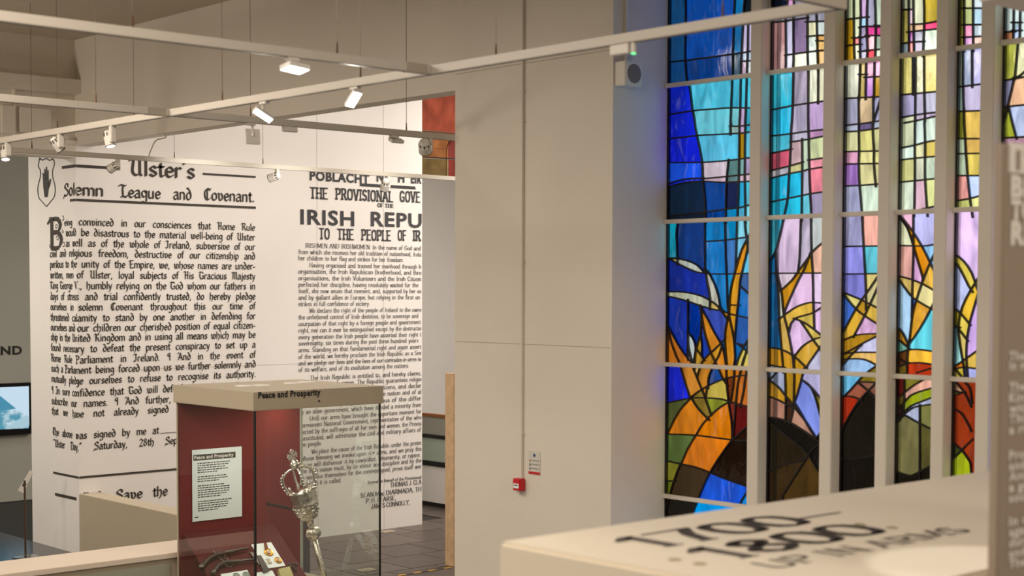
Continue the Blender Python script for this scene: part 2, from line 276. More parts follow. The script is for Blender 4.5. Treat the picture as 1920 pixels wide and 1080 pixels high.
WIN = [
(1,'Z1','''207,0 207,230 203,500 222,700 240,730 265,920 298,1080
620,0 605,460 603,640 600,670 590,910 585,1068
703,0 690,210 680,440 672,640 668,900 660,1080
735,200 730,440 722,640 715,900 708,1080
703,200 745,200
75,522 207,510 600,458 745,435
685,518 745,514
75,965 270,935 440,920 590,910 745,912
585,1068 660,1062 745,1055''',
'140,250 1a5f9a;400,80 0a55a8;400,380 0f8fc4;400,580 0b4a92;650,100 0a78b0;650,350 0c70b0;720,60 06202c;710,320 c0b8d8;703,480 b8c8e0;700,580 c8b4d0;640,550 0e5a78;140,620 12589a;140,830 0a2fd0;140,1020 0a2fe0;400,830 5cc8e4;630,800 50bcd8;690,800 50c0d8;730,800 50c0d8;450,1000 78d0e0;620,1000 88d0dc;685,990 c8b4d8;730,1000 48b0c8;740,600 b0c0c8'),
(1,'Z2','''270,0 300,140 345,370 352,520 372,700 375,880
590,0 585,135
660,0 660,130 658,350 655,540 648,760 640,880
710,0 708,130 706,340 706,540 710,760 712,880
75,180 300,155 320,152 660,135 740,125
590,75 660,75 740,65
75,382 345,380 560,365 740,342
355,518 548,500 660,488 740,480
75,555 200,522 352,512
75,582 200,552 352,540 450,545 560,548 740,540
568,368 555,500 548,640 545,880
75,832 370,800 545,775 650,765 740,742
370,880 365,1080
535,880 545,1080
640,880 630,1030 625,1080
708,880 712,980 722,1020
370,1048 545,1035 740,1015
155,880 133,950 135,1080''',
'150,270 0a2ae0;450,80 70d0e8;450,260 68c8e8;620,100 98b8b8;690,30 c8acd0;685,240 b09024;730,230 70c0d8;200,450 1c64f0;200,530 0a38d0;450,440 d0c4d0;450,525 d0b8c8;610,430 6c9494;680,430 88b0b0;735,420 b8a8c8;600,515 708c90;735,510 d0b8c8;200,700 063050;450,650 0a52a0;600,650 24305c;680,640 38a8d0;730,640 58c0d8;450,830 0a52a0;600,820 0a90c4;680,810 60b8d8;730,800 80d0e0;200,850 06243c;90,980 0ac0dc;250,980 0a4894;450,970 0a88c8;590,960 0a90c8;680,960 80c8e0;730,950 90d4e0'),
(1,'Z3','''105,60 97,120 100,200 103,283
45,283 103,283
277,55 277,200 278,360
405,55 408,250 415,400 420,560 428,640
480,55 477,160 472,340
530,55 535,120 543,165
283,178 405,170 475,160 550,150
290,383 415,384 550,380
50,287 120,290 180,305 230,330 270,372
50,287 100,315 160,345 220,370 270,378
103,283 103,316
45,497 120,497 200,508 270,530 330,565 375,603
45,525 150,550 250,585 350,612 375,606
310,545 308,600
280,355 300,375 330,430 360,510 375,600
280,355 290,430 305,500 310,560
375,605 430,635 550,662
375,608 415,665
170,555 170,690 168,860 170,920
45,712 80,780 120,850 170,920 200,955 235,1080
45,712 60,800 90,890 120,960 145,1080
248,590 260,680 280,770 310,870 345,945 400,1060
248,590 290,660 330,740 375,820 395,870 410,960
172,758 200,790 218,850 205,955
172,758 170,820 180,880 200,950
250,765 230,830 215,900 213,980
250,765 258,830 258,900 270,925
225,860 270,925
400,800 350,850 290,905 250,960 230,1040
385,840 360,910 320,980 290,1080
543,165 510,230 485,310 460,400 440,490 432,580 430,640
548,220 520,340 500,430 488,560 475,680 465,815
543,165 548,220
435,580 488,582
428,640 412,710 403,790 410,900 418,1000 415,1080
428,640 445,720 460,800 468,900 462,970 465,1080
505,465 550,505
475,825 550,838
550,800 520,850 485,930 465,1010
490,830 550,880
545,870 520,930 500,1010
400,800 403,790
258,600 250,765''',
'75,180 08b8dc;200,200 0a4894;340,120 1490c8;440,110 0a90c4;510,110 90d4e8;340,280 1c88d0;440,250 4c80bc;500,220 80c0e0;535,300 70c8e8;200,440 0a38a8;190,345 c8d0c8;80,295 c8c090;180,530 ccd0bc;330,480 ccccc0;345,590 d0b870;500,350 d09428;465,500 d09c30;455,650 d09c30;435,800 cc9024;350,450 3088c8;440,430 2490c4;520,560 2078c0;525,480 4870a8;520,720 3468b0;350,680 4058b4;230,650 0a44a8;130,680 0a40b8;70,620 062c80;80,860 cc8428;150,1000 cc8028;195,850 c8d4d4;240,860 c09c30;300,780 cc8c28;350,900 c89830;230,960 c49c38;380,950 c88828;400,720 2c50b0;280,850 0a48b4;510,900 d8c870;500,860 1c80c8;390,860 1c80c0;80,900 cc8428;270,980 c08c28'),
(1,'Z4','''130,10 145,80 195,235
205,10 245,110 290,220 335,345
265,20 245,90
345,40 320,100 318,165
385,30 415,105 445,150
440,30 443,150 455,260
495,30 490,130 470,260
545,30 520,130 505,275
575,60 555,200 535,290
205,230 260,190 340,145 440,105 520,90 585,85
50,270 195,240 300,238 400,245 460,262 520,280 580,295
205,235 120,330 50,465
205,240 250,310 318,382
460,265 400,300 330,360 270,430 235,490 180,580 135,683
45,482 235,490 470,520 578,525
455,265 475,400 480,520
505,265 495,400 485,515
300,240 308,180
480,520 420,600 330,740 270,870 220,1000 190,1080
45,665 130,683 230,705 330,742 450,790 580,835
130,685 100,760 70,850 50,925
45,798 88,800
580,875 550,920 525,975
580,430 485,518
45,1040 400,1060''',
'90,150 0830e0;175,80 cc9038;280,100 c88c30;365,90 0a54a0;230,60 d8b468;400,160 c0b058;270,300 907c30;370,270 98a038;90,300 687440;180,370 d88c1c;400,380 d88818;80,570 688048;170,540 90ac84;320,600 d8841c;60,740 909030;60,840 7c8820;90,860 241810;200,800 483820;350,850 0a60d8;450,730 241408;520,600 34180a;520,350 681818;560,930 0c90d8;300,980 0ca8f0;480,330 883c34;60,980 181408;510,150 b87428;450,200 a86020;520,900 083c98;560,200 c07830;480,180 7c4018'),
(2,'Z5','''210,-5 205,80
265,-5 268,65
70,90 210,65 380,30
70,190 195,180
190,178 375,150
375,185 510,180
195,140 198,460 195,600
260,140 262,460 258,600
260,600 255,880 245,1080
380,90 380,430 385,600
388,600 385,860 385,1080
455,90 460,300 468,590
470,590 468,860
200,465 380,440 470,430
385,308 465,300 510,298
465,345 510,345
465,428 510,425
70,930 250,892 385,872 505,855''',
'130,40 061c38;240,30 d0a0d0;320,20 a0a0b0;130,400 c09498;230,300 c0c0d8;320,300 887898;420,140 a898c0;480,130 ccd4d4;420,240 dcdcbc;485,240 ccd8d8;425,370 ccdcd4;490,320 c8982c;490,385 d0a834;490,470 c89c30;425,500 ccdcd4;320,520 d8dccc;230,530 c0c4d8;160,760 44c8e4;320,750 a8a0b4;430,730 d8dcc8;490,720 d0d0b8;160,1000 38bce0;320,980 c0b8d0;450,980 c0a8d0'),
(2,'Z6','''250,0 240,130 240,200 230,400 225,470 212,680 180,850 160,940 120,1080
385,0 388,110 390,200 395,430 402,640 412,850 412,1000 412,1080
335,195 335,450 332,660 330,850 325,1000 318,1080
70,158 245,138 385,118 500,105
245,208 385,185 500,162
70,305 235,270
395,360 500,345
70,450 232,410 332,380
70,515 225,475 335,455 395,438 500,422
70,715 210,685 335,660 405,645 495,632
60,1002 330,1000 495,995''',
'150,80 2cb8e0;320,60 bcb4cc;450,60 c098c8;150,220 58c0d8;320,155 bcb8cc;450,145 c098c0;290,300 d8bcc0;362,320 c0d0bc;450,270 ccd4ac;150,370 cc6880;450,390 e8a0b0;450,560 d88898;280,425 ccc898;150,470 c0bcc8;365,550 c0c4d8;140,600 24b8dc;280,570 38c0e4;130,780 30b8d8;260,760 34c0e0;370,750 78d0e4;455,740 a098b4;100,930 84ccd4;240,930 48bcd8;370,930 4cb8d8;450,920 b4a8c4'),
(2,'Z7','''138,0 120,100 85,235 45,310
85,240 95,380 120,500 135,640 160,740 190,900 200,1000
243,0 240,140 235,280 225,370
307,0 310,240 318,380 322,560 328,720
45,380 370,378
370,195 320,240 270,310 225,370 180,430 120,485
300,260 265,350 200,480 140,620
105,670 150,635 220,590 300,565 370,568
370,598 320,630 250,650 210,665 180,700 170,740
205,668 260,690 320,730 370,770
245,690 280,740 320,800 360,855
85,240 90,380 100,500 108,700 120,860 132,1000
45,850 120,862 200,905 275,975
370,785 320,800 250,845 200,910
360,855 300,940 270,990
45,960 130,975
200,905 200,1010''',
'70,190 44b0cc;160,250 d4c0dc;270,200 b8b0c4;345,170 c4cccc;345,320 e0b8a4;65,600 0c78b4;65,330 1878b0;105,560 c8ccbc;180,470 cc9828;260,340 cca02c;170,430 dcccdc;250,480 d4b8d8;345,470 d8c4e0;260,600 d4b454;135,700 d4b464;160,850 cca03c;80,900 c8982c;220,780 d8bce0;345,640 d4b8dc;300,720 c8b460;270,860 c8a444;330,930 c4c4dc;230,960 b89028;345,840 d0c080;160,950 c09430'),
(2,'Z8','''140,90 150,100 157,300 155,462
215,100 215,140 212,320 205,400 185,480
280,120 240,270 212,350
100,135 45,190
45,190 100,230 160,300 230,390 300,480 355,570
45,300 120,330 210,380
270,190 320,230 355,300 380,390
215,340 270,430 320,520 360,575 380,560
270,190 330,240 380,300
45,440 150,460 260,520 360,590
45,460 110,520 180,580 270,650 310,690
45,805 150,760 260,735 310,690 360,640 385,620
310,695 250,790 180,900 125,990
310,695 370,790''',
'100,180 a8b0c8;180,200 b08c24;240,200 bc9430;330,210 aca8cc;80,230 c49830;100,380 a88070;250,420 a88474;300,360 8090d8;370,250 a8a8d0;365,330 847828;200,530 181410;100,620 2c2414;90,520 1c160c;330,650 141010;270,840 4c3814;100,850 3c2c10;185,430 483020;60,150 a0b0c4'),
(3,'Z5','''770,-5 772,380 778,520
828,-5 828,150 822,380 825,520
885,-5 880,230 885,420 880,510
950,-5 955,200 950,510
700,165 820,152
828,150 883,145
700,388 775,378 822,375
770,320 825,318
828,230 880,222 955,225
883,300 955,300
825,312 885,312
885,425 950,420
822,435 885,430
955,215 975,215
825,520 815,830
875,510 870,825
945,510 940,825
825,628 870,628
873,652 945,648
690,832 820,825 965,818
812,830 815,1080
935,825 938,1080
690,1055 820,1045 960,1025''',
'735,80 c4ccac;800,70 ccd4b4;855,70 ccb0d8;915,100 a4a4bc;735,270 b09024;735,450 b08c1c;800,230 c8d0b4;800,345 e86c78;800,440 c8ccac;855,190 a4c8e0;855,270 9890b0;855,370 a4a4c4;855,460 9c9cbc;915,260 c83890;915,350 e8b0c0;915,455 f06470;760,680 d0d4c4;850,590 c0ac60;845,720 c0b068;910,600 e0a8cc;905,730 c090d0;955,680 b89830;750,940 a4a4bc;870,930 ccb898;950,930 a4a4c0;960,150 b8c8b8;965,400 a8b8a8'),
(3,'Z6','''812,0 815,280 812,400 820,580 840,820 845,960 860,1080
935,0 930,100 940,280 940,390 955,570
690,70 820,55 960,40
690,122 820,115 960,95
690,290 950,285
690,395 950,390
690,580 820,575 950,565
685,972 850,960 950,945''',
'750,30 a4a4c4;870,20 d89494;750,90 b0b8cc;870,75 786c90;750,200 c8c8a0;870,200 ccc888;950,200 c8c898;750,340 d8a8c4;870,340 d4d098;870,480 d4d0a0;750,490 a07cc0;750,700 a8accc;890,700 ccdccc;760,910 a0a0c4;900,900 e8b4a8;760,1020 b8b4d0;900,1020 d8d8ac;950,60 b0b8c8'),
(3,'Z7','''632,20 640,210 650,380 655,490 655,600
510,210 710,207
510,385 710,382
510,500 560,520 620,545 680,575 710,590
510,505 560,570 620,630 710,690
710,430 670,490 620,560 560,660 510,760
710,510 650,640 580,775
510,805 580,775 640,765 710,762
505,895 570,860 640,820 710,785
505,890 600,880 710,880
505,925 600,920 660,930 710,955
505,970 550,910 620,840''',
'570,160 a8a8c8;680,150 d4d4ac;570,290 9090d8;680,290 68bccc;570,440 8484cc;680,420 80c0d8;560,560 c8c07c;540,640 4878cc;560,720 c8a440;630,600 c8a034;690,640 c8ac54;680,530 c8c090;650,730 d4b0d4;600,820 a88424;680,850 c4c4e0;620,900 dcb86c;600,960 98b8dc;620,1010 98b8d8;530,920 a88424;690,460 c8bc80'),
(3,'Z8','''535,315 600,250 680,160 745,110
600,250 650,205 745,205
540,300 600,300 660,320
745,230 660,320 600,410 540,520
655,215 700,250 745,290
535,720 620,720 745,700''',
'570,220 70b4d8;690,185 887828;620,270 985c48;700,250 886050;570,400 9c3010;640,500 1c1810;640,600 343020;560,650 241c10;640,850 100c08'),
(4,'Y1','''155,-5 155,460
195,-5 198,460
283,-5 285,180 275,460
90,85 155,80
195,205 285,200 380,182
155,270 200,265 290,255 380,245
90,370 155,360
155,360 200,355 275,350
188,460 190,785
212,460 210,785
283,460 285,780
75,802 210,790 365,775
210,790 210,1080
285,780 290,1000 285,1080
75,998 210,970 365,950
75,1045 210,1020 365,985''',
'120,40 c0c4ac;175,130 d4bcc8;240,100 ccd0b8;320,80 c0ac44;120,220 b8b068;235,235 ccac90;330,215 e04c80;330,340 ccdccc;235,310 a4a8bc;180,320 94449c;180,400 e8807c;120,410 a0b4bc;235,390 a4a0bc;130,640 ccc480;200,630 a8b0cc;250,630 d4d4b4;325,620 d8cc84;140,880 a09cbc;245,870 b8b4cc;325,870 c0c0d4;140,1010 b8b8cc;245,990 ccc0d8;325,965 c0b0cc'),
(4,'Y2','''207,0 205,230 205,530 200,820
283,0 292,210 292,520 312,820
75,262 205,235 290,212 360,198
70,362 210,345 355,332
70,548 210,535 355,520
65,802 200,790 355,755
65,908 200,880 320,850 350,840
90,830 130,940 180,1060
100,830 160,920 210,1000 255,1080
195,820 190,1080
325,830 350,920''',
'140,150 c8d0b4;245,110 c8d8d4;325,110 ccdcd0;140,310 ccdcd4;245,280 d0d0ac;325,270 ccbc70;130,450 c4c48c;245,440 ccd0bc;325,430 ccdcc8;130,670 c4d0c0;245,660 dcbccc;330,650 ccd098;110,870 dcb4cc;110,990 c8ccb0;270,980 b4b8e8;165,960 cc901c;215,1050 cc9c30;345,860 a8a8d4'),
(4,'Y3','''45,203 200,207 262,200
65,30 110,100 140,190 170,290 205,410
75,30 130,100 170,160 210,230 250,310
145,25 145,260 140,420 135,650
262,290 235,350 200,440 170,530 140,640 118,825
45,395 120,415 200,445 262,480
45,400 90,470 150,540 250,600
255,605 210,690 160,770 115,830
205,410 200,440
40,710 80,760 112,830
38,790 112,850
40,890 110,865 180,862 255,872
115,825 108,900 105,1010
40,905 100,945 180,945 255,955
40,975 105,950
180,1005 245,985''',
'90,300 d0a49c;210,100 b8b8e4;240,240 90bce0;200,280 cc8c20;165,360 d0a8d0;235,400 d4b054;95,440 d4bc74;165,470 d8bc6c;220,520 d8d09c;90,620 a8c8e4;150,580 5070c8;190,640 d4a440;200,800 6cccdc;70,750 b08424;60,830 78b0a4;170,905 dcb044;190,970 a83c18;65,930 603c14;80,990 786420'),
(4,'Y4','''100,170 100,350 90,440
240,200 170,240 105,290
95,370 140,320 200,290 285,265
90,440 150,390 220,360 285,335
45,350 90,440
100,450 170,400 285,380
45,430 95,455
45,520 100,460 170,495 280,550
212,395 212,850
30,860 100,885 160,890 275,830''',
'65,250 681810;150,220 74702c;200,250 d0a494;190,330 94a01c;60,380 5c5014;215,390 a8b0c8;100,600 444028;160,650 74704c;250,470 787848;250,700 5c5830;150,890 141008;60,470 683c20'),
(5,'Y1','''622,-5 622,420
697,-5 697,420
622,70 697,70
622,210 745,208
622,315 745,308
612,410 612,720 620,940
688,410 690,722
570,735 725,715
565,942 725,935
620,930 620,1080''',
'600,200 9c984c;665,30 b8bc90;665,140 b4bc88;665,250 d890b0;665,360 d0a0d0;720,30 c0ccd4;715,140 b4d0e0;718,260 b8c8d4;715,350 d4b4ac;592,580 a0ac9c;650,570 b0bcd4;708,560 b0b0d4;595,850 a0b8b8;670,830 bcb4d0;590,1000 a0a048;680,1000 ccbc60'),
(5,'Y2','''620,0 630,180 645,420 670,680 690,820 712,950
565,180 725,180
565,307 720,305
565,492 720,492
560,705 670,685 720,672
555,1072 715,1070''',
'595,90 90943c;680,90 d4b868;590,245 b0c0a8;685,240 ccac64;600,400 a8b8a4;690,400 ccbc68;600,590 d49c98;695,580 b4c4ec;610,740 c4c880;700,730 d0d094;640,950 b8b8d8'),
(5,'Y3','''415,260 470,310 510,370 530,420
415,310 450,370 490,450 515,490
530,450 500,500 460,580 437,660 430,740 440,830 465,980 470,1045
525,610 500,700 485,800 480,900 490,1045
410,600 450,640 500,700
410,715 430,720
430,730 485,800
405,970 450,940 520,890
405,985 460,975 520,980
410,985 455,1040''',
'480,270 d0b8e0;480,380 ccbc5c;450,500 b0b8dc;490,600 ccac40;425,650 a89c30;470,740 c4b458;420,830 98c8cc;460,880 ccbc74;505,850 c4a8dc;500,930 ccb058;440,965 c07820;430,1010 b0a040;500,1010 a8acdc;520,540 d0c080'),
(5,'Y4','''480,225 540,300 580,385
545,225 575,265 590,360
455,280 500,290 530,290
458,315 520,295
455,410 520,450 580,560
450,650 515,710 560,770 585,820
585,640 515,710 450,780''',
'490,260 a88870;540,290 ccbc70;585,260 b4c8e0;520,360 a84c14;515,560 8c3814;490,700 444c24;520,780 98a41c;570,680 60602c;485,300 848020'),
(6,'Y1','''1040,70 1036,340
1095,60 1090,340
965,270 1036,268
1036,190 1093,190
1036,260 1092,258
1078,340 1050,655
1150,590 1090,640 1050,655
950,680 1050,665 1125,650
1045,660 990,900
945,905 1125,885
995,900 1045,1080''',
'1000,160 848c50;1070,120 bccccc;1070,230 b0c0dc;1070,300 b0c0dc;1110,200 ccb440;1000,310 a07050;1000,520 a8ac50;1110,500 d4d4ac;980,780 80809c;1080,780 dcb494;970,990 949c38;1080,980 b0bcd8'),
(6,'Y2','''1005,-20 1060,165
945,175 1125,165
935,295 1125,290
935,480 1125,470
930,700 990,690''',
'1000,230 a08090;1000,380 a88080;950,600 90a0b0;960,900 90a4b0'),
(6,'Y3','''690,200 740,195
690,300 740,230
690,400 740,400
690,630 740,600
690,820 740,815''',
'710,250 888040;710,360 a09848;710,520 a088b0;710,700 a09840;710,900 6070b0'),
]
YB = {'Z1': (-30, 230), 'Z2': (230, 416), 'Z3': (411, 688), 'Z4': (684, 2000), 'Z5': (-30, 230), 'Z6': (230, 412), 'Z7': (408, 697), 'Z8': (693, 2000),
      'Y1': (-30, 230), 'Y2': (230, 404), 'Y3': (400, 707), 'Y4': (703, 2000)}
def clip(path, lo, hi):
    out, cur = [], []
    for a, b in zip(path, path[1:]):
        t0, t1 = 0., 1.; dy = b[1]-a[1]
        if abs(dy) < 1e-9:
            if not lo <= a[1] <= hi: t1 = -1
        else:
            u, v = sorted(((lo-a[1])/dy, (hi-a[1])/dy)); t0, t1 = max(0, u), min(1, v)
        if t1 <= t0:
            if len(cur) > 1: out.append(cur)
            cur = []; continue
        p, q = ((a[0]+(b[0]-a[0])*t, a[1]+dy*t) for t in (t0, t1))
        if not cur or t0 > 0:
            if len(cur) > 1: out.append(cur)
            cur = [p]
        cur.append(q)
        if t1 < 1: out.append(cur); cur = []
    if len(cur) > 1: out.append(cur)
    return out
def parse(fr, s):
    ox, oy, k = FR[fr]; out = []
    for st in s.replace('\n', ';').split(';'):
        st = st.strip()
        if not st: continue
        out += clip(crm([(ox+float(a)/k, oy+float(b)/k) for a, b in (p.split(',') for p in st.split())]), *YB[fr])
    return out
def crm(pts, n=3):
    if len(pts) < 3: return pts
    P = [pts[0]]+list(pts)+[pts[-1]]; out = []
    for i in range(1, len(P)-2):
        for j in range(n):
            t = j/n; a, b, c, d = P[i-1], P[i], P[i+1], P[i+2]
            out.append(tuple(.5*(2*b[q]+(c[q]-a[q])*t+(2*a[q]-5*b[q]+4*c[q]-d[q])*t*t+(3*b[q]-a[q]-3*c[q]+d[q])*t**3) for q in range(len(b))))
    return out+[pts[-1]]
def faces_of(segs):
    # planar arrangement of segments -> bounded faces
    pts = []; cuts = [[0., 1.] for _ in segs]
    n = len(segs)
    bb = [(min(a[0], b[0]), max(a[0], b[0]), min(a[1], b[1]), max(a[1], b[1])) for a, b in segs]
    for i in range(n):
        (ax, ay), (bx_, by) = segs[i]; dx, dy = bx_-ax, by-ay; B = bb[i]
        for j in range(i+1, n):
            D = bb[j]
            if D[0] > B[1] or D[1] < B[0] or D[2] > B[3] or D[3] < B[2]: continue
            (cx, cy), (ex, ey) = segs[j]; fx, fy = ex-cx, ey-cy; det = dx*fy-dy*fx
            if abs(det) < 1e-12: continue
            t = ((cx-ax)*fy-(cy-ay)*fx)/det; u = ((cx-ax)*dy-(cy-ay)*dx)/det
            if -1e-6 <= t <= 1+1e-6 and -1e-6 <= u <= 1+1e-6: cuts[i].append(min(max(t, 0), 1)); cuts[j].append(min(max(u, 0), 1))
    idx = {}; V = []; adj = {}
    def vid(p):
        q = (round(p[0]/.0025), round(p[1]/.0025))
        for a in (0, -1, 1):
            for b in (0, -1, 1):
                if (q[0]+a, q[1]+b) in idx: return idx[(q[0]+a, q[1]+b)]
        idx[q] = len(V); V.append(p); return idx[q]
    for (a, b), cs in zip(segs, cuts):
        cs = sorted(set(cs)); last = None
        for t in cs:
            v = vid((a[0]+(b[0]-a[0])*t, a[1]+(b[1]-a[1])*t))
            if last is not None and v != last: adj.setdefault(last, set()).add(v); adj.setdefault(v, set()).add(last)
            last = v
    st = [v for v in adj if len(adj[v]) == 1]
    while st:
        v = st.pop()
        if len(adj.get(v, ())) != 1: continue
        o = adj[v].pop(); adj[o].discard(v)
        if len(adj[o]) == 1: st.append(o)
    order = {v: sorted(adj[v], key=lambda o: math.atan2(V[o][1]-V[v][1], V[o][0]-V[v][0])) for v in adj if adj[v]}
    seen = set(); F = []
    for v in order:
        for o in order[v]:
            if (v, o) in seen: continue
            loop = []; a, b = v, o
            while (a, b) not in seen:
                seen.add((a, b)); loop.append(a); l = order[b]; c = l[(l.index(a)-1) % len(l)]; a, b = b, c
            ar = sum(V[loop[i]][0]*V[loop[(i+1) % len(loop)]][1]-V[loop[(i+1) % len(loop)]][0]*V[loop[i]][1] for i in range(len(loop)))/2
            if ar > 2e-4 and len(set(loop)) > 2: F.append(([V[q] for q in loop], ar))
    return F
def inside(p, poly):
    r = False; n = len(poly)
    for i in range(n):
        a, b = poly[i], poly[i-1]
        if (a[1] > p[1]) != (b[1] > p[1]) and p[0] < (b[0]-a[0])*(p[1]-a[1])/(b[1]-a[1])+a[0]: r = not r
    return r
def strip(bm, x, path, wd, th):
    for (a, b) in zip(path, path[1:]):
        d = Vector((b[0]-a[0], b[1]-a[1]));
        if d.length < 1e-5: continue
        d.normalize(); n = Vector((-d.y, d.x))*wd/2; a2 = Vector(a)-d*wd*.35; b2 = Vector(b)+d*wd*.35
        q = [a2+n, b2+n, b2-n, a2-n]
        j_ = random.uniform(0, .0015); quad_prism(bm, [(x-j_, v.x, v.y) for v in q], (th, 0, 0))
def build_window(i, y0, y1, ztop, xl_px, xr_px, leads, seeds, bars, lw=.010):
    # y0 > y1 : reveal sides (y0 is the far/left one); work in (Y, z)
    def P(px): p = on(px[0], px[1], 0, XG); return (p.y, p.z)
    segs = [((y0, WB), (y1, WB)), ((y1, WB), (y1, ztop)), ((y1, ztop), (y0, ztop)), ((y0, ztop), (y0, WB))]
    root = bmesh.new()
    for a, b in ((y0, y0-.012), (y1+.012, y1)): bx(root, (XG-.012, b, WB), (XG+.012, a, ztop))
    for a, b in ((WB, WB+.014), (ztop-.014, ztop)): bx(root, (XG-.012, y1, a), (XG+.012, y0, b))
    win = struct(link('window_%d' % i, root, M_LEAD))
    lb = bmesh.new()
    for path in leads:
        px = path; px0, px1 = px[0], px[-1]; q = [P(p) for p in px]
        if len(q) < 2: continue
        def ext(a, b, px_, d):
            v = Vector((a[0]-b[0], a[1]-b[1])); v.normalize()
            e = d
            if px_[0] > xr_px-14 and v.x < -.2 and abs(v.y) < 3: e = (a[0]-y1)/abs(v.x)+.01
            elif px_[0] < xl_px+10 and v.x > .2 and abs(v.y) < 3 and px_[1] > 0: e = max((y0-a[0])/abs(v.x)+.01, .011)
            elif px_[1] < 3 or px_[1] > [948, 915, 898, 880, 866, 900][i-1]: e = .9
            return (a[0]+v.x*e, a[1]+v.y*e)
        for d_, draw in ((.034, 0), (.012, 1)):
            q_ = [ext(q[0], q[1], px0, d_)]+q[1:-1]+[ext(q[-1], q[-2], px1, d_)]
            cl = [(min(max(p[0], y1-.01), y0+.01), min(max(p[1], WB-.01), ztop+.01)) for p in q_]
            if draw: strip(lb, XG-.008, cl, lw, .016)
            else: segs += list(zip(cl, cl[1:]))
    link('lead_came', lb, M_LEAD, win)
    for zb in bars:
        box('glazing_bar', (XG-.04, y1, zb-.014), (XG-.01, y0, zb+.014), M_WALL, win, bevel=.003)
        segs.append(((y0, zb), (y1, zb)))
    sd = [(P(p), c) for p, c in seeds]
    for poly, ar in faces_of(segs):
        cx = sum(p[0] for p in poly)/len(poly); cy = sum(p[1] for p in poly)/len(poly)
        cand = [c for p, c in sorted(sd, key=lambda s: (s[0][0]-cx)**2+(s[0][1]-cy)**2) if inside(p, poly)]
        c = cand[0] if cand else min(sd, key=lambda s: (s[0][0]-cx)**2+(s[0][1]-cy)**2)[1]
        bm = bmesh.new()
        pp = [p for k_, p in enumerate(poly) if (Vector(p)-Vector(poly[k_-1])).length > 1e-5]
        if len(pp) < 3: bm.free(); continue
        try:
            vs_ = [bm.verts.new((XG, p[0], p[1])) for p in pp]; f = bm.faces.new(vs_)
            bmesh.ops.triangulate(bm, faces=[f])
            ex = bmesh.ops.extrude_face_region(bm, geom=bm.faces[:])
            for v in ex['geom']:
                if isinstance(v, bmesh.types.BMVert): v.co.x += .004
            bmesh.ops.recalc_face_normals(bm, faces=bm.faces[:])
        except Exception: bm.free(); continue
        o = link('pane', bm, M_GLASS, win); col = hexc(c); o.color = tuple(v**1.2 for v in col[:3])+(1,)
    return win
def bar_z(x, ys): return [on(x, y, 0, XG).z for y in ys]
edges = [(YR, 6.282), (6.192, 5.716), (5.627, 5.313), (5.232, 4.934), (4.852, 4.649), (4.565, 3.6)]
visl = [1251, 1444, 1582, 1688, 1797, 1881]
vis = [1405, 1543, 1645, 1754, 1837, 1930]
BARZ = [4.27, 3.355, 2.388, 1.488]
for i in range(6):
    L, S = [], []
    for w_, fr, ls, ss in WIN:
        if w_ != i+1: continue
        L += parse(fr, ls)
        ox, oy, k_ = FR[fr]
        for t in ss.split(';'):
            t = t.strip()
            if t: a, c = t.split(' '); x, y = a.split(','); S.append(((ox+float(x)/k_, oy+float(y)/k_), c))
    for p in L:                          # join the two halves of a lead at the seam between two tracings
        for e_ in (0, -1):
            if abs(p[e_][1]-230) < .01:
                best = min((q for q in L if q is not p), key=lambda q: min(math.hypot(q[f][0]-p[e_][0], q[f][1]-230) for f in (0, -1)))
                f = min((0, -1), key=lambda f: math.hypot(best[f][0]-p[e_][0], best[f][1]-230))
                if abs(best[f][1]-230) < .01 and abs(best[f][0]-p[e_][0]) < 8: m_ = (best[f][0]+p[e_][0])/2; best[f] = (m_, 230.); p[e_] = (m_, 230.)
    build_window(i+1, edges[i][0], edges[i][1], WH, visl[i], vis[i], L, S, BARZ)
# outer frame posts, grey standing in for their soft shadow on the glass
for i, (a, b) in enumerate(((1270, 1280), (1449, 1455))):
    pa, pb = on(a, 400, 0, 8.15), on(b, 400, 0, 8.15)
    struct(box('trim_%d' % (i+20), (8.15, pb.y, .5), (8.19, pa.y, 6), mat('frame_shadow_grey', '8c8c88', .7)))

